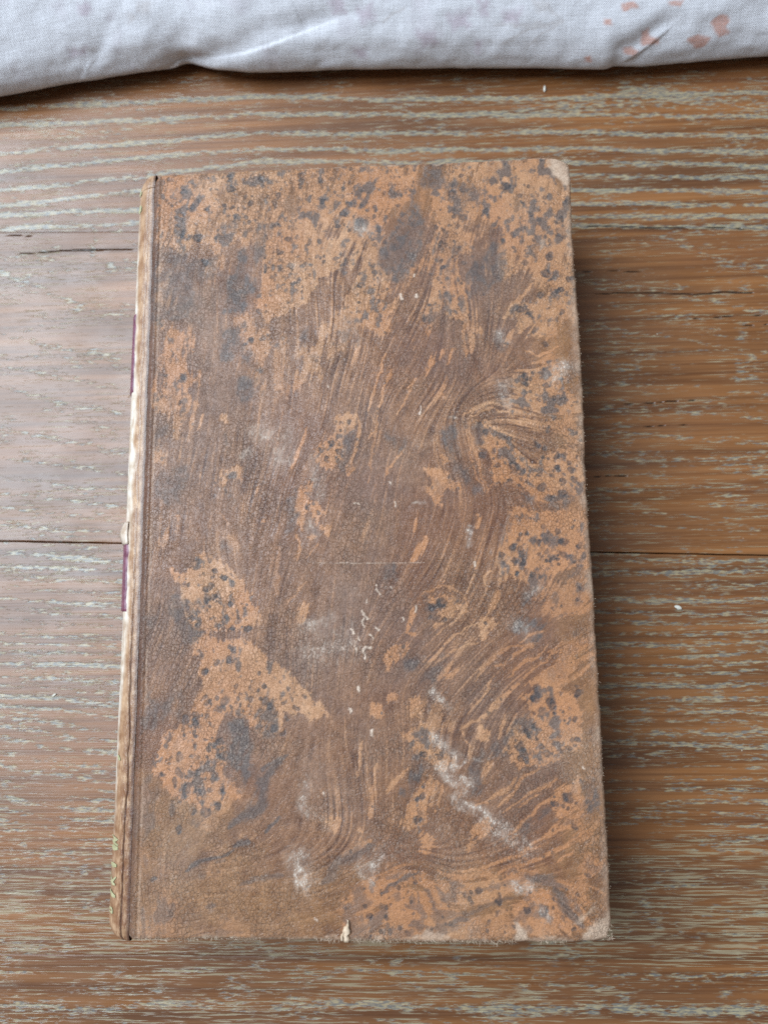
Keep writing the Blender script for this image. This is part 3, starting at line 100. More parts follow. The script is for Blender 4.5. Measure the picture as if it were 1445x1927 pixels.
# ------------------------------------------------------------------ mesh helpers
def grid_mesh(name, P, mat, parent=None, attrs=None, flip=False, smooth=True, vec=None):
    nv, nu = P.shape[:2]
    me = bpy.data.meshes.new(name)
    me.vertices.add(nv * nu); me.vertices.foreach_set('co', np.ascontiguousarray(P, dtype=np.float32).ravel())
    i = np.arange(nu - 1)[None, :] + np.arange(nv - 1)[:, None] * nu
    q = np.stack([i, i + 1, i + 1 + nu, i + nu], -1).reshape(-1, 4)
    if flip: q = q[:, ::-1]
    nf = len(q)
    me.loops.add(nf * 4); me.loops.foreach_set('vertex_index', np.ascontiguousarray(q, dtype=np.int32).ravel())
    me.polygons.add(nf); me.polygons.foreach_set('loop_start', np.arange(0, nf * 4, 4, dtype=np.int32))
    me.polygons.foreach_set('loop_total', np.full(nf, 4, dtype=np.int32))
    me.polygons.foreach_set('use_smooth', np.full(nf, smooth))
    me.update(calc_edges=True)
    for k, v in (attrs or {}).items():
        a = me.attributes.new(k, 'FLOAT_COLOR', 'POINT')
        a.data.foreach_set('color', np.ascontiguousarray(v, dtype=np.float32).ravel())
    me.materials.append(mat)
    o = bpy.data.objects.new(name, me); COL.objects.link(o)
    if parent: o.parent = parent
    return o
def poly_mesh(name, verts, faces, mat, parent=None, smooth=True):
    me = bpy.data.meshes.new(name); me.from_pydata([tuple(v) for v in verts], [], faces); me.update()
    if smooth: me.polygons.foreach_set('use_smooth', np.ones(len(me.polygons), bool))
    me.materials.append(mat)
    o = bpy.data.objects.new(name, me); COL.objects.link(o)
    if parent: o.parent = parent
    return o

# ------------------------------------------------------------------ node helpers
class NT:
    def __init__(s, name):
        s.m = bpy.data.materials.new(name); s.m.use_nodes = True; s.t = s.m.node_tree; s.n = s.t.nodes
        s.bsdf = s.n['Principled BSDF']
    def new(s, ty, **kw):
        n = s.n.new(ty)
        for k, v in kw.items(): setattr(n, k, v)
        return n
    def put(s, sock, v):
        if v is None: return
        if hasattr(v, 'is_linked'): s.t.links.new(v, sock)
        else: sock.default_value = v
    def math(s, op, a, b=None, c=None, clamp=False):
        n = s.new('ShaderNodeMath', operation=op, use_clamp=clamp)
        for k, v in enumerate((a, b, c)): s.put(n.inputs[k], v)
        return n.outputs[0]
    def step(s, x, a, b, lo=0., hi=1.):
        n = s.new('ShaderNodeMapRange', interpolation_type='SMOOTHSTEP')
        s.put(n.inputs[0], x)
        for k, v in enumerate((a, b, lo, hi)): s.put(n.inputs[k + 1], v)
        return n.outputs[0]
    def mix(s, f, a, b):
        n = s.new('ShaderNodeMix', data_type='RGBA'); n.clamp_factor = True
        s.put(n.inputs[0], f)
        for k, v in ((6, a), (7, b)):
            if isinstance(v, tuple) and len(v) == 3: v = v + (1.,)
            s.put(n.inputs[k], v)
        return n.outputs[2]
    def attr(s, name):
        n = s.new('ShaderNodeAttribute', attribute_name=name)
        c = s.new('ShaderNodeSeparateColor'); s.t.links.new(n.outputs['Color'], c.inputs[0])
        return c.outputs[0], c.outputs[1], c.outputs[2], n.outputs['Alpha']
    def coord(s, scale=(1, 1, 1), loc=(0, 0, 0), rot=0., src=None):
        if src is None: src = s.new('ShaderNodeTexCoord').outputs['Object']
        n = s.new('ShaderNodeMapping'); s.t.links.new(src, n.inputs[0])
        n.inputs[1].default_value = loc; n.inputs[2].default_value = (0, 0, rot); n.inputs[3].default_value = scale
        return n.outputs[0]
    def noise(s, vec, scale, detail=2., rough=.5, dist=0.):
        n = s.new('ShaderNodeTexNoise'); s.put(n.inputs['Vector'], vec)
        n.inputs['Scale'].default_value = scale; n.inputs['Detail'].default_value = detail
        n.inputs['Roughness'].default_value = rough; n.inputs['Distortion'].default_value = dist
        return n.outputs[0]
    def voro(s, vec, scale, feature='F1'):
        n = s.new('ShaderNodeTexVoronoi', feature=feature); s.put(n.inputs['Vector'], vec); n.inputs['Scale'].default_value = scale
        return n.outputs['Distance']
    def bump(s, h, dist, strength=1., nrm=None):
        n = s.new('ShaderNodeBump'); s.put(n.inputs['Height'], h); n.inputs['Distance'].default_value = dist
        n.inputs['Strength'].default_value = strength
        if nrm is not None: s.t.links.new(nrm, n.inputs['Normal'])
        return n.outputs[0]
    def out(s, color, rough, normal=None, spec=.5, **kw):
        b = s.bsdf.inputs
        if isinstance(color, tuple) and len(color) == 3: color = color + (1.,)
        s.put(b['Base Color'], color); s.put(b['Roughness'], rough); b['Specular IOR Level'].default_value = spec
        if normal is not None: s.t.links.new(normal, b['Normal'])
        for k, v in kw.items(): s.put(b[k.replace('_', ' ')], v)
        return s.m

# ------------------------------------------------------------------ materials
def mat_wood():
    m = NT('oak_board')
    band, fine, crack, tone = m.attr('grain')
    tex = m.new('ShaderNodeTexCoord').outputs['Object']
    fib = m.noise(m.coord((26, 2600, 1), src=tex, rot=.03), 1, 2, .6)
    fib2 = m.noise(m.coord((9, 420, 1), loc=(3, 1, 0), src=tex, rot=.035), 1, 3, .6)
    big = m.noise(m.coord((12, 40, 1), loc=(7, 5, 0), src=tex), 1, 2)
    base = m.mix(m.step(fib2, .3, .7), (0.108, 0.037, 0.011), (0.275, 0.110, 0.034))
    base = m.mix(m.math('MULTIPLY', m.step(fib, .35, .75), .35), base, (0.345, 0.165, 0.070))
    base = m.mix(m.math('MULTIPLY', m.step(big, .45, .7), .35), base, (0.150, 0.058, 0.028))
    base = m.mix(m.math('MULTIPLY', tone, .7), base, (0.085, 0.038, 0.020))
    # open pale-filled pores, sky reflection painted bluish, in dashes along the growth rings
    d1 = m.noise(m.coord((300, 1500, 1), loc=(1, 2, 0), src=tex, rot=.03), 1, 3, .62)
    d2 = m.noise(m.coord((75, 330, 1), loc=(4, 8, 0), src=tex, rot=.03), 1, 2, .5)
    p = m.math('ADD', m.math('MULTIPLY', band, .56), m.math('MULTIPLY', m.math('SUBTRACT', d1, .5), 1.7))
    p = m.math('ADD', p, m.math('MULTIPLY', m.math('SUBTRACT', d2, .5), .4))
    pore = m.math('MULTIPLY', m.step(p, .16, .42), m.step(band, .04, .3))
    fl = m.noise(m.coord((95, 2300, 1), loc=(9, 3, 0), src=tex, rot=.03), 1, 2, .6)
    finel = m.math('MULTIPLY', m.step(m.math('ADD', fl, m.math('MULTIPLY', fine, .16)), .64, .74), m.step(fine, .02, .3))
    pc = m.noise(m.coord((520, 2300, 1), loc=(2, 7, 0), src=tex), 1, 2, .6)
    pcol = m.mix(m.step(pc, .40, .58), (0.43, 0.375, 0.24), (0.155, 0.185, 0.185))
    c = m.mix(m.math('MULTIPLY', pore, .66), base, pcol)
    c = m.mix(m.math('MULTIPLY', finel, .6), c, (0.36, 0.31, 0.20))
    c = m.mix(crack, c, (0.02, 0.012, 0.008))
    ge = m.noise(m.coord((60, 90, 1), src=tex), 1, 4, .6)
    dust = m.voro(m.coord((1, 1, 1), src=tex), 210)
    c = m.mix(m.math('MULTIPLY', m.step(dust, .06, .03), m.step(ge, .55, .7)), c, (0.5, 0.45, 0.36))
    h = m.math('SUBTRACT', m.math('MULTIPLY', fib, .25), m.math('ADD', m.math('MULTIPLY', pore, .28), m.math('MULTIPLY', finel, .2)))
    h = m.math('SUBTRACT', h, m.math('MULTIPLY', crack, 2.))
    r = m.math('ADD', m.math('MULTIPLY', pore, -.03), m.step(ge, .3, .7, .29, .41))
    return m.out(c, r, m.bump(h, .00022, .8), .6)
def mat_subfloor():
    m = NT('dark_gap'); n = m.noise(m.coord(), 200, 3)
    return m.out(m.mix(n, (0.012, 0.008, 0.006), (0.03, 0.02, 0.014)), .9)
def mat_leather():
    m = NT('marbled_calf_leather')
    tan, slate, streak, scuff = m.attr('marble_a')
    worn, spot, olive, nick = m.attr('marble_b')
    tex = m.new('ShaderNodeTexCoord').outputs['Object']
    big = m.noise(m.coord(src=tex), 38, 3, .5)
    gr = m.noise(m.coord(src=tex), 1700, 2, .6)
    ground = m.mix(streak, (0.094, 0.039, 0.024), (0.415, 0.210, 0.113))
    ground = m.mix(m.math('MULTIPLY', m.step(big, .45, .65), .45), ground, (0.175, 0.072, 0.042))
    big2 = m.noise(m.coord(src=tex, loc=(.7, .3, 0)), 30, 3, .55)
    ground = m.mix(m.math('MULTIPLY', m.step(big2, .48, .66), .30), ground, (0.180, 0.120, 0.100))
    tcol = m.mix(m.step(streak, .2, .8), (0.440, 0.219, 0.110), (0.560, 0.306, 0.168))
    tcol = m.mix(m.step(big, .35, .65), tcol, (0.480, 0.216, 0.100))
    c = m.mix(m.math('MULTIPLY', olive, .7), ground, m.mix(streak, (0.205, 0.090, 0.036), (0.460, 0.240, 0.108)))
    c = m.mix(tan, c, tcol)
    c = m.mix(m.math('MULTIPLY', slate, .85), c, m.mix(streak, (0.038, 0.037, 0.043), (0.120, 0.108, 0.106)))
    c = m.mix(m.math('MULTIPLY', spot, .94), c, (0.033, 0.035, 0.043))
    # small dark pores
    pd = m.voro(m.coord((1, .8, 1), src=tex), 1500)
    pm = m.math('MULTIPLY', m.step(pd, .26, .12), m.step(m.noise(m.coord(src=tex), 420, 2), .45, .6))
    c = m.mix(m.math('MULTIPLY', pm, .38), c, (0.075, 0.040, 0.026))
    c = m.mix(m.step(gr, .38, .62, .03, 0.), c, (0.055, 0.030, 0.022))
    pd2 = m.voro(m.coord((1.1, .85, 1), src=tex, loc=(.01, .02, 0)), 620)
    sn = m.noise(m.coord(src=tex, loc=(.5, .1, 0)), 260, 3, .6)
    thr = m.step(sn, .42, .66, 0., .40)
    sp2 = m.math('MULTIPLY', m.math('MULTIPLY', m.step(m.math('SUBTRACT', thr, pd2), -.02, .06), tan), .72)
    c = m.mix(sp2, c, (0.055, 0.048, 0.048))
    # craquelure of the surface, worm-like pale lines
    cv = m.coord((1.35, .8, 1), src=tex)
    n1 = m.noise(cv, 1000, 1.5, .5, 1.6)
    rid = m.step(m.math('ABSOLUTE', m.math('SUBTRACT', n1, .5)), .055, .012)
    n2 = m.noise(m.coord((1.2, .85, 1), loc=(.3, .2, 0), src=tex), 2300, 1.5, .5, 1.)
    rid2 = m.step(m.math('ABSOLUTE', m.math('SUBTRACT', n2, .5)), .06, .012)
    pat = m.step(m.noise(m.coord(src=tex, loc=(2, 0, 0)), 90, 3, .6), .40, .66, .10, 1.)
    dk = m.math('MULTIPLY', m.step(n1, .40, .30), pat)
    c = m.mix(m.math('MULTIPLY', dk, .28), c, (0.060, 0.034, 0.028))
    rr = rid
    wv = m.new('ShaderNodeVectorMath', operation='ADD'); m.put(wv.inputs[0], m.coord((1.25, .85, 1), src=tex))
    wn_ = m.new('ShaderNodeTexNoise'); wn_.inputs['Scale'].default_value = 700; m.put(wn_.inputs['Vector'], tex)
    ws = m.new('ShaderNodeVectorMath', operation='SCALE'); m.put(ws.inputs[0], wn_.outputs['Color']); ws.inputs['Scale'].default_value = .0011
    m.put(wv.inputs[1], ws.outputs[0])
    cre = m.math('MULTIPLY', m.step(m.voro(wv.outputs[0], 1050, 'DISTANCE_TO_EDGE'), .11, .02), pat)
    c = m.mix(m.math('MULTIPLY', cre, .25), c, (0.050, 0.026, 0.020))
    notan = m.math('ADD', m.math('SUBTRACT', 1., m.math('MULTIPLY', tan, .62)), m.math('MULTIPLY', slate, .9))
    ck = m.math('MULTIPLY', m.math('MULTIPLY', rr, pat), notan)
    c = m.mix(m.math('MULTIPLY', ck, .26), c, (0.50, 0.39, 0.32))
    c = m.mix(m.math('MULTIPLY', scuff, m.step(m.math('ADD', rr, m.math('MULTIPLY', gr, .6)), .25, .9, .28, 1.)), c, (0.70, 0.59, 0.50))
    wn = m.noise(m.coord(src=tex), 520, 4, .65)
    c = m.mix(m.math('MULTIPLY', worn, m.step(wn, .25, .6, .62, 1.)), c, m.mix(wn, (0.40, 0.25, 0.165), (0.70, 0.52, 0.39)))
    c = m.mix(m.math('MULTIPLY', nick, m.step(gr, .3, .5, .45, 1.)), c, (0.66, 0.50, 0.39))
    h = m.math('ADD', m.math('MULTIPLY', gr, .1), m.math('MULTIPLY', rr, .6))
    h = m.math('SUBTRACT', h, m.math('ADD', m.math('MULTIPLY', pm, .4), m.math('MULTIPLY', cre, 1.1)))
    h = m.math('SUBTRACT', h, m.math('MULTIPLY', spot, .6))
    h = m.math('ADD', h, m.math('MULTIPLY', m.noise(m.coord(src=tex), 330, 3), 1.6))
    h = m.math('SUBTRACT', h, m.math('MULTIPLY', scuff, .9))
    h = m.math('ADD', h, m.math('MULTIPLY', streak, .35))
    h = m.math('ADD', h, m.math('MULTIPLY', nick, .8))
    rough = m.math('ADD', m.step(big2, .35, .65, .30, .46), m.math('MULTIPLY', m.math('MAXIMUM', slate, spot), .08))
    rough = m.math('ADD', rough, m.math('MULTIPLY', m.math('MAXIMUM', worn, scuff), .25))
    return m.out(c, rough, m.bump(h, .00010, 1.), .5)
def mat_spine():
    m = NT('worn_spine_leather')
    pale, dark, fibre, groove = m.attr('spine_wear_glare')
    tex = m.new('ShaderNodeTexCoord').outputs['Object']
    f = m.noise(m.coord((1500, 420, 1500), src=tex), 1, 4, .65)
    b = m.noise(m.coord(src=tex), 300, 4, .6)
    c = m.mix(m.step(b, .3, .7), (0.27, 0.135, 0.068), (0.56, 0.36, 0.22))
    c = m.mix(m.math('MULTIPLY', fibre, m.step(f, .35, .62)), c, (0.20, 0.085, 0.042))
    c = m.mix(m.math('MULTIPLY', fibre, m.step(f, .60, .72, 0., .8)), c, (0.66, 0.46, 0.30))
    c = m.mix(dark, c, (0.10, 0.11, 0.17))
    c = m.mix(pale, c, m.mix(m.step(b, .3, .65), (0.60, 0.48, 0.36), (0.86, 0.80, 0.72)))
    c = m.mix(groove, c, (0.085, 0.04, 0.03))
    h = m.math('ADD', m.math('MULTIPLY', f, fibre), m.math('MULTIPLY', b, .5))
    return m.out(c, .33, m.bump(h, .00030, 1.), .55)
def mat_simple(name, ca, cb, sc, rough, bumpd=0., spec=.5, stretch=(1, 1, 1), **kw):
    m = NT(name); n = m.noise(m.coord(stretch), sc, 4, .6)
    return m.out(m.mix(m.step(n, .3, .7), ca, cb), rough, m.bump(n, bumpd) if bumpd else None, spec, **kw)
def mat_cloth():
    m = NT('printed_cotton')
    orange, purple, brown, _ = m.attr('print')
    s_, t_, _, _ = m.attr('weave')
    n = m.new('ShaderNodeCombineXYZ'); m.put(n.inputs[0], s_); m.put(n.inputs[1], t_); uv = n.outputs[0]   # in mm/1000
    wob = m.noise(m.coord(src=uv), 130, 2)
    slub = m.noise(m.coord((130, 1900, 1), src=uv), 1, 2); slub2 = m.noise(m.coord((1900, 130, 1), src=uv), 1, 2)
    K = 2 * math.pi / .00058
    a = m.math('SINE', m.math('ADD', m.math('MULTIPLY', s_, K), m.math('MULTIPLY', wob, 9.)))
    b_ = m.math('SINE', m.math('ADD', m.math('MULTIPLY', t_, K), m.math('MULTIPLY', wob, 7.)))
    w = m.math('MULTIPLY', a, b_)
    w = m.math('ADD', w, m.math('MULTIPLY', m.math('ADD', slub, slub2), 1.1))
    fz = m.noise(m.coord(src=uv), 900, 3)
    c = m.mix(m.step(w, -.1, 2.0), (0.56, 0.545, 0.58), (0.85, 0.835, 0.88))
    thr = m.step(w, 0., 1.6, .25, 1.)
    c = m.mix(m.math('MULTIPLY', m.math('MULTIPLY', orange, thr), .85), c, (0.62, 0.245, 0.145))
    c = m.mix(m.math('MULTIPLY', m.math('MULTIPLY', purple, thr), .55), c, (0.36, 0.19, 0.27))
    c = m.mix(m.math('MULTIPLY', m.math('MULTIPLY', brown, thr), .40), c, (0.34, 0.24, 0.18))
    h = m.math('ADD', w, m.math('MULTIPLY', fz, .8))
    return m.out(c, .85, m.bump(h, .00012, 1.), .25, Sheen_Weight=.25)

M_WOOD = mat_wood(); M_SUB = mat_subfloor(); M_LEA = mat_leather(); M_SPI = mat_spine(); M_CLO = mat_cloth()
M_PAGE = mat_simple('old_paper', (0.42, 0.33, 0.21), (0.58, 0.49, 0.35), 1, .9, .0002, .2, (60, 60, 3200))
M_LABEL = mat_simple('purple_label_leather', (0.115, 0.028, 0.055), (0.22, 0.075, 0.115), 500, .38, .0001)
M_GILT = mat_simple('rubbed_gilt', (0.45, 0.44, 0.24), (0.68, 0.65, 0.40), 900, .35, .00004, .6, Metallic=.35)
M_FIB = mat_simple('frayed_leather_fibre', (0.36, 0.25, 0.17), (0.62, 0.50, 0.39), 600, .8)
M_FLAKE = mat_simple('pale_leather_flake', (0.52, 0.35, 0.22), (0.76, 0.60, 0.45), 700, .75, .0001)
M_SPECK = mat_simple('pale_crumb', (0.62, 0.58, 0.50), (0.80, 0.77, 0.70), 900, .7, .0001)
M_BOARD = mat_simple('plain_calf_leather', (0.13, 0.06, 0.04), (0.32, 0.15, 0.075), 160, .5, .0001)

# ------------------------------------------------------------------ floor: boards with open gaps
floor = poly_mesh('floor', [(-.2, -.18, -.016), (.3, -.18, -.016), (.3, .45, -.016), (-.2, .45, -.016)], [(0, 1, 2, 3)], M_SUB, smooth=False)
floor['kind'] = 'structure'
def seam_fn(s):
    (x0, y0), (x1, y1) = s; k = (y1 - y0) / (x1 - x0)
    return lambda x: y0 + k * (x - x0)
seams = [seam_fn(s) for s in SEAM]
top = lambda x: seams[0](x) + 90
bot = lambda x: seams[2](x) - 95
far = lambda x: seams[0](x) + 182
edges = [far, top, seams[0], seams[1], seams[2], bot]
xs_f = np.unique(np.concatenate([np.arange(-160, -64, 4.), np.arange(-64, 172, .75), np.arange(172, 262, 4.)]))
def grain_fields(k, X, Y, yt, yb):
    band = np.zeros_like(X); fine = np.zeros_like(X); crack = np.zeros_like(X); tone = np.zeros_like(X); patch = fbm(X / 18, Y / 5, 63, 3)
    wy = Y + .35 * fbm(X / 9, Y / 3, 31, 3); wx = X + 1.5 * fbm(X / 7, Y / 4, 35, 2)
    for s, w, pts in B:
        pts = list(pts)
        if pts[0][0] < -45: pts = [(-165, pts[0][1] + (2 if k == 1 else 6))] + pts
        if pts[-1][0] > 140: pts = pts + [(265, pts[-1][1] - 3)]
        m, d, u = line_d(wx, wy, pts, w * 3 + 2)
        band[m] = np.maximum(band[m], s * np.exp(-(d / (w * 1.3)) ** 2))
    if k in (0, 5):
        r = (Y + 1.2 * fbm(X / 60, Y / 25, 41, 3)) / 3.1
        band = np.maximum(band, .8 * sstep(.28, .08, np.abs(r - np.floor(r) - .5)))
    if k == 3:
        yy = Y + .075 * np.minimum(X - 30, 0) + .012 * X + 1.3 * fbm(X / 45, Y / 22, 43, 3)
        yy = yy + .9 * fbm(yy / 6.5, X / 200, 45, 3) + .25 * fbm(X / 5, Y / 3, 46, 3); r = yy / 2.75
        a = .85 * sstep(.36, .10, np.abs(r - np.floor(r) - .5)) * (.30 + .95 * vnoise(np.floor(r) * 3.7, X / 35, 4))
        low = sstep(16, 4, Y + 8 * fbm(X / 30, Y / 30, 47, 2))
        band = np.maximum(band, a * (1 - .55 * low)); fine = np.maximum(fine, .9 * low)
        band = np.maximum(band, .42 * low * (.5 + .5 * fbm(X / 8, Y / 1.2, 49, 2)))
    if k == 4:
        fine = .55 + .45 * fbm(X / 40, Y / 4, 51, 3)
        for off, w, s in ((4.2, .8, .8), (11.5, 1.3, .95), (19, 1.0, .8), (30, 1.2, .8), (44, 1., .8)):
            band = np.maximum(band, s * np.exp(-((yt - wy - off - 1.2 * fbm(X / 40, X * 0, 53, 2)) / w) ** 2) * sstep(-.7, .3, fbm(X / 30, Y / 9, 55, 2)))
    if k == 2: fine = np.maximum(fine, .22 + .25 * fbm(X / 40, Y / 6, 57, 2))
    if k == 1: fine = np.maximum(fine, .16 + .3 * fbm(X / 30, Y / 6, 59, 2)); band += .06
    for w, pts in CR:
        m, d, u = line_d(X, wy, pts, 3)
        crack[m] = np.maximum(crack[m], sstep(w * 1.25, w * .4, d / (.35 + .9 * np.sqrt(np.clip(np.minimum(u, 1 - u) * 3, 0, 1)))))
    band = band * np.clip(.82 + .28 * patch, .3, 1.1) * (1.12 if k == 1 else .88)
    band = np.maximum(band, .15 + .17 * fbm(X / 9, Y / 2.2, 65, 3) + .10 * patch); fine = np.maximum(fine, .30 + .28 * patch)
    e = np.minimum(yt - Y, Y - yb)
    tone = np.clip(.25 + .5 * fbm(X / 50, Y / 10, 61, 3) + .25 * sstep(1.0, 0, e), 0, 1)
    return np.stack([np.clip(band, 0, 1.7), np.clip(fine, 0, 1), np.clip(crack, 0, 1), tone], -1)
for k in range(6):
    if k == 5: up, dn = bot, (lambda x: bot(x) - 60)
    else: up, dn = edges[k], edges[k + 1]
    wid = 92 if k < 2 else 95
    stp = {0: 3., 1: .3, 2: .3, 3: .3, 4: .4, 5: 3.}[k]
    n = int(96 / stp)
    t = np.linspace(0, 1, n)
    if k == 4: t = np.unique(np.concatenate([np.linspace(0, .70, 40), np.linspace(.70, 1, 110)]))
    if k == 1: t = np.unique(np.concatenate([np.linspace(0, .62, 210), np.linspace(.62, 1, 20)]))
    gap = .32; gt = {2: .04, 3: .32, 4: .03}.get(k, .2); gb = {1: .04, 2: .32, 3: .03}.get(k, .2); r = .14
    yt = up(xs_f) - gt / 2; yb = dn(xs_f) + gb / 2
    # rounded arrises and side walls of each board
    rb_ = r if gb > .1 else .03; rt_ = r if gt > .1 else .03
    pro = lambda q: [(0., -12.), (0., -q), (.3 * q, -.3 * q), (q, 0.)]
    rows = []
    for off, z in pro(rb_): rows.append((yb + off, np.full_like(xs_f, z)))
    for v in t[1:-1]: rows.append((yb + r + (yt - yb - 2 * r) * v, np.zeros_like(xs_f)))
    for off, z in pro(rt_)[::-1]: rows.append((yt - off, np.full_like(xs_f, z)))
    Y = np.stack([a for a, _ in rows]); Z = np.stack([b for _, b in rows]); X = np.broadcast_to(xs_f, Y.shape).copy()
    ym = (yt + yb) / 2
    jit = .05 * fbm(X / 6, np.full_like(X, k * 7.), 71 + k, 3) * np.where(np.where(yt - Y < Y - yb, gt, gb) > .1, sstep(3, .3, np.minimum(yt - Y, Y - yb)), 0.)
    Y2 = Y + jit
    Z = Z - .06 * ((Y - ym) / 45) ** 2 + (.015 if k % 2 else 0.)
    g = grain_fields(k, X, Y, yt[None, :], yb[None, :])
    grid_mesh('plank', np.stack([X, Y2, Z], -1) * MM, M_WOOD, floor, {'grain': g})

# ------------------------------------------------------------------ the book
BW, BH, BT = 101.5, 175.0, 26.0
book = bpy.data.objects.new('book', None); COL.objects.link(book); book.location = (0, 0, 0)
book['label'] = 'old closed book bound in brown marbled leather lying on the wooden boards'
book['category'] = 'book'

def slab_profile(L, inner, th, r, under=7.):
    """1D positions and drops across a rounded board: underside rim, side, rounded arris, top"""
    a = np.linspace(0, math.pi / 2, 6)
    p = [(under, th), (under * .5, th), (.5, th), (.12, th - .12), (0., th - .5), (0., r + .2)]
    p += [(r - r * math.cos(q), r - r * math.sin(q)) for q in a]
    p += [(x, 0.) for x in inner]
    p += [(L - x, d) for x, d in [(r - r * math.cos(q), r - r * math.sin(q)) for q in a][::-1]]
    p += [(L - x, d) for x, d in [(0., r + .2), (0., th - .5), (.12, th - .12), (.5, th), (under * .5, th), (under, th)]]
    return np.array(p).T
def corner_round(X, Y, W, H, R):
    X = X.copy(); Y = Y.copy()
    for sx in (0, 1):
        for sy in (0, 1):
            rr = R[sx][sy]
            u = ((X if sx == 0 else W - X)); v = ((Y if sy == 0 else H - Y))
            m = (u < rr) & (v < rr)
            a = 1 - u[m] / rr; b = 1 - v[m] / rr
            na = a * np.sqrt(np.maximum(1 - b * b / 2, 0)); nb = b * np.sqrt(np.maximum(1 - a * a / 2, 0))
            nu_ = rr * (1 - na); nv_ = rr * (1 - nb)
            X[m] = nu_ if sx == 0 else W - nu_; Y[m] = nv_ if sy == 0 else H - nv_
    return X, Y
def marble(X, Y):
    """masks of the marbled calf on the cover, X right and Y up in mm"""
    # flow field from guide lines
    gx = np.linspace(-2, BW + 2, 70); gy = np.linspace(-2, BH + 2, 120); GX, GY = np.meshgrid(gx, gy)
    c2 = np.full_like(GX, .012 * math.cos(2 * 1.36)); s2 = np.full_like(GX, .012 * math.sin(2 * 1.36))
    for pts in FLOW:
        P = np.array(pts)
        for i in range(len(P) - 1):
            e = P[i + 1] - P[i]; L = math.hypot(*e)
            if L < .3: continue
            n = max(1, int(L / 3)); an = math.atan2(e[1], e[0])
            for j in range(n):
                q = P[i] + e * (j + .5) / n
                w = np.exp(-((GX - q[0]) ** 2 + (GY - q[1]) ** 2) / (2 * 5.0 ** 2)) * min(L / n, 3) / 3
                c2 += w * math.cos(2 * an); s2 += w * math.sin(2 * an)
    h = np.hypot(c2, s2) + 1e-9; ang = .5 * np.arctan2(s2 / h, c2 / h)
    ang = ang + .22 * fbm(GX / 14, GY / 22, 5, 2)
    # regular raster for the line integral convolution
    st = .15; nx = int(BW / st) + 28; ny = int(BH / st) + 28; x0 = y0 = -2.
    RX, RY = np.meshgrid(x0 + st * np.arange(nx), y0 + st * np.arange(ny))
    def samp(A, x, y, ox, oy, dx, dy):
        u = np.clip((x - ox) / dx, 0, A.shape[1] - 1.001); v = np.clip((y - oy) / dy, 0, A.shape[0] - 1.001)
        i = u.astype(int); j = v.astype(int); fu = u - i; fv = v - j
        return (A[j, i] * (1 - fu) + A[j, i + 1] * fu) * (1 - fv) + (A[j + 1, i] * (1 - fu) + A[j + 1, i + 1] * fu) * fv
    C2 = np.cos(2 * ang); S2 = np.sin(2 * ang)
    a_r = .5 * np.arctan2(samp(S2, RX, RY, gx[0], gy[0], gx[1] - gx[0], gy[1] - gy[0]), samp(C2, RX, RY, gx[0], gy[0], gx[1] - gx[0], gy[1] - gy[0]))
    DX = np.cos(a_r); DY = np.sin(a_r); fl = DY < 0; DX[fl] *= -1; DY[fl] *= -1
    wn = rng.standard_normal(RX.shape)
    wn2 = np.kron(rng.standard_normal((ny // 3 + 1, nx // 3 + 1)), np.ones((3, 3)))[:ny, :nx] * 1.2
    wnf = wn; wn = wn2
    wm = fbm(RX / 1.3, RY / 1.3, 171, 4) * 1.2 + fbm(RX / 4.5, RY / 4.5, 175, 2) * .9; accm = wm.copy()
    acc = wn.copy(); accf = wnf.copy()
    for sg in (1, -1):
        px, py = RX.copy(), RY.copy(); ldx, ldy = DX * sg, DY * sg
        for q in range(26):
            px = px + ldx * .24; py = py + ldy * .24
            i = np.clip(((px - x0) / st + .5).astype(int), 0, nx - 1); j = np.clip(((py - y0) / st + .5).astype(int), 0, ny - 1)
            acc += wn[j, i] * (1 - q / 30.); accf += wnf[j, i] * (1 - q / 30.)
            if q < 11: accm += wm[j, i] * (1 - q / 12.)
            nx_, ny_ = DX[j, i], DY[j, i]; dt = np.where(nx_ * ldx + ny_ * ldy < 0, -1, 1)
            ldx, ldy = nx_ * dt, ny_ * dt
    acc = (acc - acc.mean()) / acc.std()
    accf = (accf - accf.mean()) / accf.std()
    accm = (accm - accm.mean()) / accm.std()
    S = lambda A: samp(A, X, Y, x0, y0, st, st)
    Lc = S(acc); Lf = S(accf); L = .72 * Lc + .68 * Lf; Lm = S(accm)
    wx = X + .55 * fbm(X / 4, Y / 4, 2, 3) + .22 * fbm(X / 1.1, Y / 1.1, 6, 2)
    wy = Y + .55 * fbm(X / 4, Y / 4, 9, 3) + .22 * fbm(X / 1.1, Y / 1.1, 13, 2)
    f1 = fbm(X / 2.2, Y / 2.8, 21, 4); f2 = fbm(X / 1.0, Y / 1.2, 25, 3); f3 = fbm(X / 1.7, Y / 2.2, 33, 4)
    tanm = np.zeros_like(X); spd = np.zeros_like(X); slm = np.zeros_like(X); ol = np.zeros_like(X)
    for s, sp, pts in TAN:
        m, d = poly_sd(wx, wy, pts, 4.5)
        if s > .95:
            v = np.clip(d / 1.4, -1.6, 1.2) + .26 * L[m] + .22 * f1[m] + .22 * f2[m] + .12 * Lm[m]
            v = sstep(-.08, .16, v)
        else:
            v = np.clip(d / 3.0, -1.3, .75) + .50 * Lm[m] + .26 * L[m] + .22 * f2[m]
            v = (.25 + .75 * s) * sstep(-.12, .28, v)
        tanm[m] = np.maximum(tanm[m], v); spd[m] = np.maximum(spd[m], sp * sstep(-.5, .8, d))
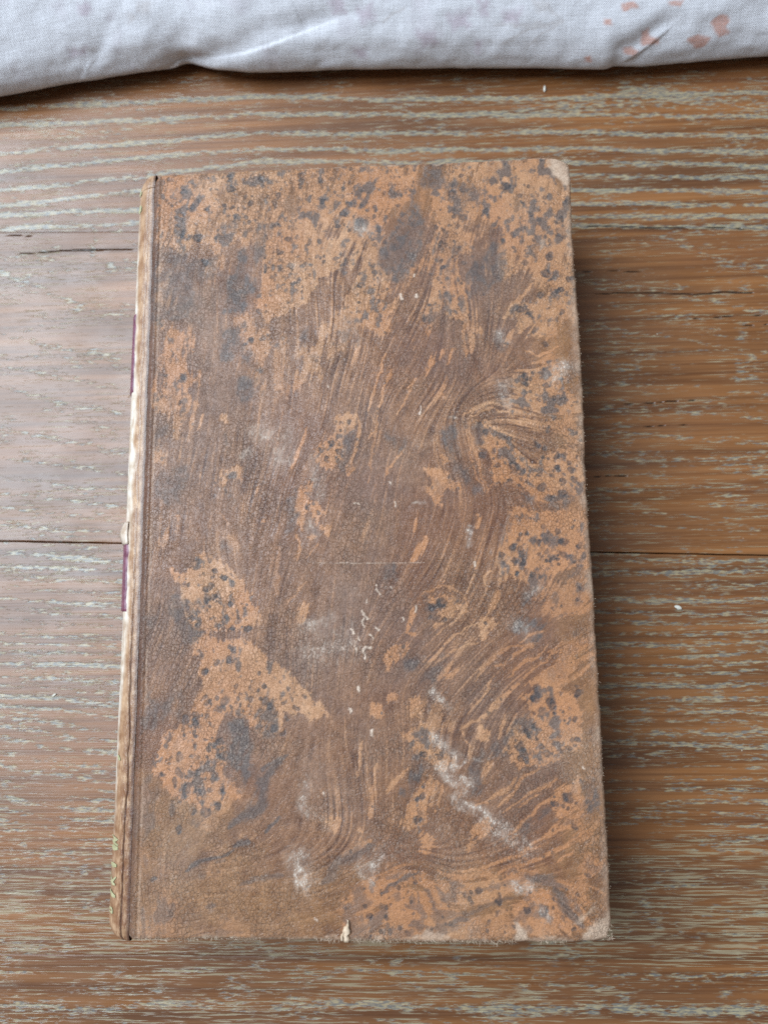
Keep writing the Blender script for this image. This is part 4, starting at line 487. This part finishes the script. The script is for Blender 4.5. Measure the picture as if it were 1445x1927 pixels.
    for s, w, pts in ST:
        m, d, u = line_d(wx, wy, pts, w * 3 + 1.5)
        ww = w * (.45 + .9 * np.sqrt(np.clip(4 * u * (1 - u), 0, 1)))
        v = s * sstep(-.3, .5, 1 - d / ww + .3 * L[m])
        tanm[m] = np.maximum(tanm[m], v)
    for s, pts in SL:
        m, d = poly_sd(wx, wy, pts, 2.5)
        v = min(s, 1) * .92 * sstep(-.5, .75, np.clip(d / 1.3, -1.6, 1.0) + .55 * Lm[m] + .24 * L[m] + .34 * f2[m] + .25 * f3[m]) * (.42 + .58 * sstep(-.35, .35, .6 * f3[m] + .7 * f2[m] + .35 * Lf[m]))
        slm[m] = np.maximum(slm[m], v)
    for s, w, pts in DKL:
        m, d, u = line_d(wx, wy, pts, w * 2 + 2)
        ww = w * (.5 + .8 * np.sqrt(np.clip(4 * u * (1 - u), 0, 1)))
        slm[m] = np.maximum(slm[m], s * .85 * sstep(-.3, .6, 1 - d / ww + .3 * L[m]))
    for s, pts in OL:
        m, d = poly_sd(wx, wy, pts, 5)
        ol[m] = np.maximum(ol[m], s * sstep(-4, 4, d + 1.5 * f1[m]))
    # free streaks of tan in the brown ground
    reg = sstep(-.5, .5, fbm(X / 12, Y / 20, 29, 2))
    free = sstep(.75, 1.9, .55 * Lc + .75 * Lf + .3 * f1) * (.22 + .55 * reg) * (1 - .6 * np.clip(ol, 0, 1))
    tanm = np.maximum(tanm, free * (1 - .7 * slm))
    tanm = tanm * (1 - .30 * sstep(.6, 1.7, -.6 * Lc - .7 * Lf - .3 * f1))
    olm = np.clip(ol, 0, 1)
    tanm = np.maximum(tanm, olm * .6 * sstep(.0, .7, .7 * fbm(X / 7, Y / 9, 181, 3) + .45 * Lm + .2 * f2))
    slm = np.maximum(slm, olm * .65 * sstep(.75, 1.25, .8 * fbm(X / 5, Y / 7, 185, 3) + .5 * Lm + .3 * f3))
    # mottles and spots where the acid beaded
    mot = sstep(.12, .75, f3 + .45 * f2 + .35 * Lm + .12 * L - .30 * (1 - spd)) * sstep(0, .5, spd)
    slm = np.maximum(slm, mot * .9)
    spots = list(SPOT)
    cand = rng.random((9000, 3)); ok = 0
    si = np.zeros_like(X)
    ux = np.sort(np.unique(np.round(X[0], 4)))
    for cx, cy, q in cand:
        x, y = cx * BW, cy * BH
        j = min(max(int(np.searchsorted(Y[:, 0], y)), 0), X.shape[0] - 1); i = min(max(int(np.searchsorted(X[0], x)), 0), X.shape[1] - 1)
        p = spd[j, i] * tanm[j, i]
        if rng.random() < p * .95 and ok < 2600:
            spots.append((x, y, .09 + .55 * q ** 5)); ok += 1
    xr = X[0]; yr = Y[:, 0]
    for x, y, r in spots:
        R = r * 2.2 + .3
        i0, i1 = np.searchsorted(xr, [x - R, x + R]); j0, j1 = np.searchsorted(yr, [y - R, y + R])
        if i1 <= i0 or j1 <= j0: continue
        xx = wx[j0:j1, i0:i1] + .30 * f2[j0:j1, i0:i1] * min(r, .5) - (wx[(j0 + j1) // 2 if (j0 + j1) // 2 < X.shape[0] else -1, min((i0 + i1) // 2, X.shape[1] - 1)] - x)
        yy = wy[j0:j1, i0:i1] - (wy[min((j0 + j1) // 2, X.shape[0] - 1), min((i0 + i1) // 2, X.shape[1] - 1)] - y)
        d = np.hypot(xx - x, (yy - y) * .9)
        v = sstep(1.2, .75, d / r) * (.8 + .2 * sstep(.2, .75, d / r)) * (.75 + .25 * f2[j0:j1, i0:i1])
        si[j0:j1, i0:i1] = np.maximum(si[j0:j1, i0:i1], v * (1. if r > .5 else .8))
    scf = np.zeros_like(X); nick = np.zeros_like(X); worn = np.zeros_like(X)
    for s, w, pts in SCL:
        m, d, u = line_d(wx, wy, pts, w * 3 + 1)
        scf[m] = np.maximum(scf[m], s * np.exp(-(d / (w * 1.1)) ** 2) * 1.35 * (.30 + .70 * np.clip(1.2 * f2[m] + .8 * fbm(X[m] / .5, Y[m] / .9, 191, 2) + .3, 0, 1)))
    haze = sstep(.25, .9, fbm(X / 16, Y / 20, 81, 4)) * .12
    scf = np.maximum(scf, haze)
    for w, pts in WH:
        m, d, u = line_d(X + (.3 if w > .12 else .05) * f2, Y + (.3 if w > .12 else .05) * fbm(X / .8, Y / .8, 27, 2), pts, w * 3 + .6)
        k = .75 if len(pts) > 2 and w < .12 else 1.
        nick[m] = np.maximum(nick[m], k * sstep(w * 1.0 + .10, w * .5, d) * (1. if w > .12 else .12 + .38 * (f2[m] > -.1)))
    for s, pts in WO:
        m, d = poly_sd(wx, wy, pts, 2)
        worn[m] = np.maximum(worn[m], s * sstep(-.4, .5, d + .4 * f2[m]))
    er = BW - X; eb = Y; et = BH - Y; el = X
    ed = np.minimum(np.minimum(er, eb), et + .3)
    worn = np.maximum(worn, .72 * sstep(1.0, .1, ed + .6 * f1 + .3 * f2))
    worn = np.maximum(worn, .35 * sstep(2.2, .2, er + 1.1 * f1))
    # rubbed line along the joint
    worn = np.maximum(worn, .35 * np.exp(-((el - 2.9 - .15 * f1) / .22) ** 2) * sstep(.1, .5, vnoise(Y / 9, Y * 0, 3)))
    am = (.40 + .65 * sstep(-.5, .5, fbm(X / 15, Y / 18, 87, 2))) * (1 - .6 * np.clip(ol, 0, 1))
    streak = np.clip(.46 + am * (.11 * Lc + .24 * Lf) + .12 * f1 + .10 * f2, 0, 1)
    streak = streak * (1 - .85 * np.exp(-((el - 1.3) / .7) ** 2))
    tanm = tanm * sstep(.6, 2.2, el)
    A = np.stack([np.clip(tanm, 0, 1), np.clip(slm, 0, 1), streak, np.clip(scf, 0, 1)], -1)
    Bm = np.stack([np.clip(worn, 0, 1), np.clip(si, 0, 1), np.clip(ol, 0, 1), np.clip(nick, 0, 1)], -1)
    return A, Bm, f1, f2
stp = .19
px, dx = slab_profile(BW, np.arange(1.1, BW - 1.05, stp), 2.6, .9)
py, dy = slab_profile(BH, np.arange(1.1, BH - 1.05, stp), 2.6, .9)
PXg, PYg = np.meshgrid(px, py)
inn = np.s_[11:-11]
# masks are made on the sorted (top) part and repeated on the rim
ox = np.maximum.accumulate(np.clip(np.concatenate([np.zeros(6), px[6:-6], np.full(6, BW)]), 0, BW)); oy = np.maximum.accumulate(np.clip(np.concatenate([np.zeros(6), py[6:-6], np.full(6, BH)]), 0, BH))
MX, MY = np.meshgrid(ox, oy)
mA, mB, nf1, nf2 = marble(MX, MY)
D = np.maximum(dx[None, :], dy[:, None])
CX, CY = corner_round(PXg, PYg, BW, BH, ((2.2, 3.6), (2.8, 3.4)))
ed = np.minimum(np.minimum(MX, BW - MX), np.minimum(MY, BH - MY))
rag = sstep(3., 0., ed)
CX = CX + rag * sstep(40, 60, MX) * (.16 * fbm(MY / 2.1, MY * 0, 91, 4) + .25 * fbm(MY / 30, MY * 0, 93, 2))
CY = CY + rag * (.14 * fbm(MX / 2.3, MX * 0 + MY / 60, 95, 4) + .25 * fbm(MX / 28, MX * 0 + MY / 60, 97, 2))
CZ = BT - D + .22 * fbm(MX / 45, MY / 60, 99, 2) + .03 * nf1
CZ = CZ - .9 * sstep(2.0, .2, MX) - .16 * np.exp(-((MX - 2.6) / .25) ** 2)
CZ = CZ - .8 * sstep(6.5, 0, np.hypot(BW - MX, BH - MY)) - .7 * sstep(5.5, 0, np.hypot(BW - MX, MY)) - .10 * mB[..., 0] * rag
cover = grid_mesh('front_cover', np.stack([CX, CY, CZ], -1) * MM, M_LEA, book, {'marble_a': mA, 'marble_b': mB})
cover['label'] = 'brown leather front cover marbled with tan patches and slate spots'

# back cover: the same board, plain
qx, ex = slab_profile(BW, np.arange(1.5, BW - 1.5, 4.), 2.6, .9)
qy, ey = slab_profile(BH, np.arange(1.5, BH - 1.5, 4.), 2.6, .9)
QX, QY = np.meshgrid(qx, qy); QD = np.maximum(ex[None, :], ey[:, None])
RX_, RY_ = corner_round(QX, QY, BW, BH, ((2.2, 2.6), (2.8, 3.0)))
grid_mesh('back_cover', np.stack([RX_, RY_, .15 + QD], -1) * MM, M_BOARD, book, flip=True)

# page block: hollow fore-edge, flat head and tail
def page_block():
    n = 24; zs = np.linspace(2.5, BT - 2.5, n)
    rows = []
    for z in zs:
        k = ((z - BT / 2) / (BT / 2 - 2.5))
        fx = BW - 3.2 - 2.6 * (1 - k * k); jx = .12 * math.sin(z * 9.1)
        bx = 1.0 - 2.2 * (1 - k * k)
        rows.append([(bx, 3.0 + jx), (fx + jx, 3.0 + jx), (fx + jx, BH - 3.0 - jx), (bx, BH - 3.0 - jx)])
    v = [(x * MM, y * MM, z * MM) for r, z in zip(rows, zs) for x, y in r]
    f = []
    for i in range(n - 1):
        for a in range(4):
            b = (a + 1) % 4; f.append((i * 4 + a, i * 4 + b, i * 4 + 4 + b, i * 4 + 4 + a))
    f.append((3, 2, 1, 0)); f.append(tuple((n - 1) * 4 + a for a in range(4)))
    return poly_mesh('page_block', v, f, M_PAGE, book, smooth=False)
page_block()

# spine: rounded leather back, ends turned in at head and tail
SA, SB, SX0 = 6.6, BT / 2 - .75, .75
def spine_pt(th, v, off=0.):
    """th: degrees, 0 = pointing left, 90 = up at the joint; v: mm along the book"""
    t = np.radians(th)
    d = np.minimum(v + .8, BH + .9 - v)
    k = np.clip(1 - d / 3.2, 0, 1); sh = 2.6 * (1 - np.sqrt(np.maximum(1 - k * k, 0)))
    bul = .5 * np.sin(np.clip(v / BH, 0, 1) * math.pi)
    a = SA - sh * 1.2 + off - .25 + bul + .9 * np.clip(1 - v / 60, 0, 1); b = SB - sh * .5 + off * .6
    c, s = np.cos(t), np.sin(t)
    e = 2 / 2.25
    return np.stack([SX0 - a * np.sign(c) * np.abs(c) ** e, v, BT / 2 + b * np.sign(s) * np.abs(s) ** e], -1)
th = np.concatenate([np.linspace(-90, 20, 45), np.linspace(20.8, 90, 130)])
vv = np.unique(np.concatenate([np.linspace(-.8, 4, 40), np.arange(4, BH - 3, .35), np.linspace(BH - 3, BH + .9, 40)]))
TH, VV = np.meshgrid(th, vv)
sf1 = fbm(TH / 9, VV / 4, 101, 4); sf2 = fbm(TH / 3, VV / 9, 105, 3); sf3 = fbm(VV / 6, TH / 60, 109, 4)
SP = spine_pt(TH, VV)
crackz = np.exp(-((TH - 78 - 2.2 * sf3 - 1.2 * sf1) / 1.5) ** 2) * (.25 + .75 * sstep(95, 40, VV))            # split along the joint
SP[..., 2] -= .35 * crackz; SP[..., 0] += .15 * crackz
SP[..., 0] += .10 * sf1
groove = np.clip(crackz * .9 + sstep(84, 89, TH) * .8, 0, 1)
wide = sstep(35, 75, VV) * sstep(160, 120, VV)
pale = np.clip(sstep(8, -6, TH - 50 - 16 * wide + 5 * sf3 + 4 * sf1) * sstep(8, 50, VV + 8 * sf1) * sstep(174, 150, VV) * (.80 + .4 * sf1), 0, 1)  # pale worn leather plus the window highlight painted into the colour
darkb = np.clip(sstep(.35, .8, sf1 + .4 * sf2) * sstep(60, 45, TH) * np.exp(-((VV - 52) / 12) ** 2) * 1.3, 0, 1)
fibre = np.clip(.15 + .55 * sstep(60, 15, VV) + .45 * sstep(64, 74, TH), 0, 1)
spine = grid_mesh('spine', SP * MM, M_SPI, book, {'spine_wear_glare': np.stack([pale, darkb, fibre, groove], -1)}, flip=True)
spine['label'] = 'worn tan leather spine with purple labels and faded gilt'
# turned-in leather closing head and tail of the spine
for v0, vin in ((-.8, 3.5), (BH + .9, BH - 3.5)):
    tt = np.linspace(-90, 90, 40)
    o = spine_pt(tt, np.full(40, v0)); i1 = o.copy(); i1[:, 0] = SX0 + (o[:, 0] - SX0) * .55; i1[:, 2] = BT / 2 + (o[:, 2] - BT / 2) * .93
    i2 = i1.copy(); i2[:, 1] = vin
    grid_mesh('headcap', np.stack([o, i1, i2]) * MM, M_BOARD, spine, flip=(v0 < 0))
# labels pasted on the spine
def shell(name, v0, v1, t0, t1, off, mat, parent, tear=None):
    t = np.linspace(t0, t1, 40); v = np.linspace(v0, v1, 40); T_, V_ = np.meshgrid(t, v)
    edge = np.minimum(np.minimum(T_ - t0, t1 - T_) / 2.0, np.minimum(V_ - v0, v1 - V_) / .5)
    if tear: T_ = T_ - tear * sstep(t1 - 14, t1, T_) * (fbm(V_ / 3, V_ * 0, 111, 3) + .3)
    P = spine_pt(T_, V_, off)
    P2 = spine_pt(T_, V_, -.15); k = sstep(0, .35, edge)[..., None]
    return grid_mesh(name, (P2 * (1 - k) + P * k) * MM, mat, parent, flip=True)
l1 = shell('title_label', 120.5, 140.5, -50, 54, .42, M_LABEL, spine, 3.); l1['label'] = 'purple leather label on upper spine'
l2 = shell('title_label', 68.5, 85.0, -50, 60, .50, M_LABEL, spine, 2.); l2['label'] = 'torn purple leather label on middle of spine'
# gilt ornaments: small tooled strokes near the tail and head
def stroke(pts, w, taper=.55):
    """pts in (th, v); a thin curved ribbon lying on the spine"""
    P = np.array(pts, float); n = 9; u = np.linspace(0, 1, n); s = np.linspace(0, 1, len(P))
    c = np.stack([np.interp(u, s, P[:, 0]), np.interp(u, s, P[:, 1])], -1)
    d = np.gradient(c, axis=0); d[:, 0] *= .16; d /= np.linalg.norm(d, axis=1)[:, None] + 1e-9
    nrm = np.stack([-d[:, 1] / .16, d[:, 0]], -1)
    ww = 1.5 * w * (1 - taper * np.abs(2 * u - 1))[:, None]
    a = spine_pt(*(c + nrm * ww).T, .22); m_ = spine_pt(*c.T, .26); b = spine_pt(*(c - nrm * ww).T, .22)
    return np.stack([a, m_, b], 1)
def V(py): return float(np.interp(py, [340, 1000, 1427, 1595, 1640, 1668, 1695, 1730, 1770], [174, 85, 36.5, 18.8, 14.1, 11.2, 8.5, 4.8, .6]))
for pts, w in (([(40, V(1583)), (64, V(1588)), (43, V(1593))], .22), ([(41, V(1593)), (66, V(1598))], .22), ([(40, V(1606)), (66, V(1604))], .42), ([(40, V(1640)), (64, V(1638))], .38),
               ([(41, V(1662)), (52, V(1672)), (64, V(1660))], .24), ([(41, V(1674)), (62, V(1676))], .26), ([(40, V(1692)), (52, V(1698)), (64, V(1699))], .36),
               ([(41, V(1727)), (54, V(1724)), (57, V(1732)), (43, V(1733))], .24), ([(52, V(1422)), (62, V(1430))], .34), ([(41, V(386)), (59, V(389))], .8), ([(43, V(355)), (57, V(357))], .5)):
    grid_mesh('gilt_ornament', stroke(pts, w) * MM, M_GILT, spine)
# curled tear above the lower label
def flake(name, base, parent, mat, length, width, up, lean, seed):
    n, k = 10, 5; r_ = np.random.default_rng(seed); P = np.zeros((n, k, 3))
    for i in range(n):
        u = i / (n - 1); w = width * (1 - u) ** .7 * (1 + .3 * math.sin(u * 9 + seed))
        for j in range(k):
            s = (j / (k - 1) - .5)
            P[i, j] = (s * w + lean * u * u + .12 * r_.standard_normal(), u * length, up * math.sin(u * 2.4) + .35 * (1 - 4 * s * s) * (1 - u * .4) + .05 * r_.standard_normal())
    o = grid_mesh(name, (P + np.array(base)) * MM, mat, parent)
    md = o.modifiers.new('thickness', 'SOLIDIFY'); md.thickness = .00018; md.offset = 0
    return o
flake('leather_flake', (46.9, -.2, BT - .35), cover, M_FLAKE, 4.4, 1.7, .75, .35, 3)
flake('leather_flake', (46.0, .1, BT - .2), cover, M_FLAKE, 3.0, .5, .5, .7, 5)
tp = spine_pt(np.array(46.), np.array(85.5), .25)
cp = np.zeros((10, 4, 3))
for i in range(10):
    u = i / 9.
    for j in range(4):
        q = spine_pt(np.array(38. + 24 * j / 3 - 3 * math.sin(u * 3)), np.array(84.0 + 5.2 * u), .35 + 1.0 * math.sin(u * math.pi) * (1 - j / 3))
        cp[i, j] = q
fl = grid_mesh('curled_tear', cp * MM, M_SPI, spine, {'spine_wear_glare': np.tile(np.array([.5, 0, .5, 0.]), (10, 4, 1))}, flip=True)
md = fl.modifiers.new('thickness', 'SOLIDIFY'); md.thickness = .0002
# frayed leather fibres along the worn edges
def fibres():
    vs = []; fs = []
    def strand(p, d, L, w):
        d = np.array(d) / np.linalg.norm(d); s = np.cross(d, rng.standard_normal(3)); s /= np.linalg.norm(s) + 1e-9
        b = len(vs); k = rng.standard_normal(3) * .25
        for i, u in enumerate((0, .5, 1.)):
            c = np.array(p) + d * L * u + k * L * u * u; ww = w * (1 - .8 * u)
            vs.append(c - s * ww); vs.append(c + s * ww)
        fs.append((b, b + 1, b + 3, b + 2)); fs.append((b + 2, b + 3, b + 5, b + 4))
    def edge_point(side, t):
        # nearest cover rim vertex on the arris
        if side == 'r':
            j = int(np.searchsorted(oy[11:-11], t)) + 11; return np.array([CX[j, -9], CY[j, -9], CZ[j, -9]])
        if side == 'b':
            i = int(np.searchsorted(ox[11:-11], t)) + 11; return np.array([CX[9, i], CY[9, i], CZ[9, i]])
        i = int(np.searchsorted(ox[11:-11], t)) + 11; return np.array([CX[-9, i], CY[-9, i], CZ[-9, i]])
    for q in range(500):
        t = rng.random() * 168 + 3
        if fbm(np.array(t / 5), np.array(0.), 121, 3) < -.25: continue
        p = edge_point('r', t); strand(p + rng.standard_normal(3) * .15, (.55 + .3 * rng.standard_normal(), .8 * rng.standard_normal(), .45), .12 + .28 * rng.random(), .04)
    for q in range(1500):
        t = rng.random() * 95 + 3
        if fbm(np.array(t / 6), np.array(0.), 123, 3) < -.2: continue
        p = edge_point('b', t); strand(p + rng.standard_normal(3) * .18, (.7 * rng.standard_normal(), -.5 + .4 * rng.standard_normal(), .5), .2 + .6 * rng.random(), .05)
    for q in range(300):
        t = rng.random() * 95 + 3; p = edge_point('t', t)
        strand(p + rng.standard_normal(3) * .12, (.8 * rng.standard_normal(), .5, .4), .15 + .3 * rng.random(), .04)
    for cx, cy, R in ((BW - 1.6, BH - 1.6, 1.6), (BW - 1.6, 1.6, 1.6)):
        for q in range(160):
            p = np.array([cx + (rng.random() - .3) * R * 1.4, cy + (rng.random() - .5) * R * 2, BT - .75])
            strand(p, rng.standard_normal(3) + np.array([.3, 0, .4]), .2 + .4 * rng.random(), .04)
    o = poly_mesh('frayed_fibres', np.array(vs) * MM, fs, M_FIB, cover, smooth=False); o['kind'] = 'stuff'
fibres()

# ------------------------------------------------------------------ the folded cloth behind
PRO = [(16, 0), (9, .8), (3.2, 2.6), (.6, 4.2), (0, 5.5), (.9, 8.7), (3.6, 12.3), (9, 16.3), (19, 21.5), (36, 28), (60, 34), (90, 36), (115, 32), (132, 18), (138, 0)]
pr = np.array(PRO, float); tt = np.r_[0, np.cumsum(np.hypot(*np.diff(pr, axis=0).T))]
tc = np.concatenate([np.arange(0, 46, .4), np.arange(46, tt[-1], 3.), [tt[-1]]])
xc = np.concatenate([np.arange(-120, -66, 3.), np.arange(-66, 178, .55), np.arange(178, 232, 3.)])
cle = np.array(CLE)
def smooth1(x, y, q, s):
    w = np.exp(-((q[:, None] - x[None, :]) / s) ** 2); return (w * y).sum(1) / w.sum(1)
xx = np.linspace(-125, 235, 721); yy = np.interp(xx, cle[:, 0], cle[:, 1]); ye = smooth1(xx, yy, xc, 1.6)
dyp = smooth1(np.linspace(0, tt[-1], 400), np.interp(np.linspace(0, tt[-1], 400), tt, pr[:, 0]), tc, 1.3)
zp = smooth1(np.linspace(0, tt[-1], 400), np.interp(np.linspace(0, tt[-1], 400), tt, pr[:, 1]), tc, 1.3)
XC, TC_ = np.meshgrid(xc, tc)
rise = sstep(14, 24, TC_)
disp = rise * (1.1 * fbm(XC / 38, TC_ / 22, 131, 3) + .35 * fbm(XC / 9, TC_ / 7, 135, 3)) + .10 * fbm(XC / 4, TC_ / 4, 139, 2) * sstep(10, 18, TC_)
for i, (pts, dep, w, sgn) in enumerate(zip(FOLD, (1.3, .5, .7, .4, .3), (2.6, 2.4, 2.2, 2.2, 2.0), (1, 1, -1, 1, -1))):
    m, d, u = line_d(XC + .5 * fbm(XC / 8, TC_ / 8, 141 + i, 2), TC_, pts, w * 5)
    P0 = np.array(pts); side = np.zeros_like(d)
    e = P0[-1] - P0[0]; side = np.sign((XC[m] - P0[0, 0]) * e[1] - (TC_[m] - P0[0, 1]) * e[0])
    fade = sstep(1., .75, u)
    disp[m] += fade * (-dep * np.exp(-(d / w) ** 2) + .55 * dep * sgn * side * np.exp(-(d / (2.6 * w)) ** 2) * (1 - np.exp(-(d / (1.2 * w)) ** 2)))
gz = np.gradient(zp, tc); gy = np.gradient(dyp, tc); ln = np.hypot(gz, gy) + 1e-9
NY = -(gz / ln)[:, None]; NZ = (gy / ln)[:, None]
CP = np.stack([XC, ye[None, :] + dyp[:, None] + NY * disp, np.maximum(zp[:, None] + NZ * disp, .15)], -1)
pr_m = [np.zeros_like(XC) for _ in range(3)]
wxc = XC + .4 * fbm(XC / 2, TC_ / 2, 151, 3); wtc = TC_ + .4 * fbm(XC / 2, TC_ / 2, 155, 3)
for k, pts in PR:
    m, d = poly_sd(wxc, wtc, pts, 3)
    pr_m[k][m] = np.maximum(pr_m[k][m], sstep(-.35, .35, d) if k == 0 else .9 * sstep(-1.3, 1., d + .5 * fbm(XC[m], TC_[m], 157, 2)))
for k, pts in PRL:
    m, d, u = line_d(wxc, wtc, pts, 2)
    pr_m[k][m] = np.maximum(pr_m[k][m], .7 * sstep(.5, .15, d))
pr_m[1] = np.maximum(pr_m[1], .25 * sstep(.3, .9, fbm(XC / 7, TC_ / 7, 159, 3)) * sstep(120, 60, XC))
cloth = grid_mesh('folded_cloth', CP * MM, M_CLO, None, {'print': np.stack(pr_m + [np.ones_like(XC)], -1), 'weave': np.stack([XC * MM, TC_ * MM, 0 * XC, 0 * XC], -1)})
cloth['label'] = 'white woven cloth with faded orange and purple floral print, folded behind the book'
cloth['category'] = 'cloth'

# ------------------------------------------------------------------ crumbs on the boards
def crumb(x, y, L, W, H, rot, seed, label):
    r_ = np.random.default_rng(seed); n, k = 7, 8; v = []
    for i in range(n):
        a = math.pi * i / (n - 1)
        for j in range(k):
            b = 2 * math.pi * j / k; q = 1 + .22 * r_.standard_normal()
            px_, py_, pz_ = L * math.cos(a) * (1 + .05 * r_.standard_normal()), W * math.sin(a) * math.cos(b) * q, H * math.sin(a) * math.sin(b) * q
            v.append(((px_ * math.cos(rot) - py_ * math.sin(rot)) * MM, (px_ * math.sin(rot) + py_ * math.cos(rot)) * MM, (max(pz_, -H * .8) + H * .8) * MM))
    f = [(i * k + j, i * k + (j + 1) % k, (i + 1) * k + (j + 1) % k, (i + 1) * k + j) for i in range(n - 1) for j in range(k)]
    o = poly_mesh('crumb', v, f, M_SPECK); o.location = (x * MM, y * MM, .00006)
    o['label'] = label; o['category'] = 'crumb'; o['group'] = 'pale crumbs on the boards'
for (x, y), a in zip(SPK, ((1.0, .32, .3, 1.5, 1, 'tiny white crumb on the dark board just in front of the cloth'), (.95, .5, .35, -.4, 2, 'small pale oval crumb on the shaded board right of the book'),
                           (.62, .24, .2, .6, 3, 'tiny pale sliver of debris on the board left of the book'))):
    crumb(x, y, *a)
S.cycles.use_denoising = False
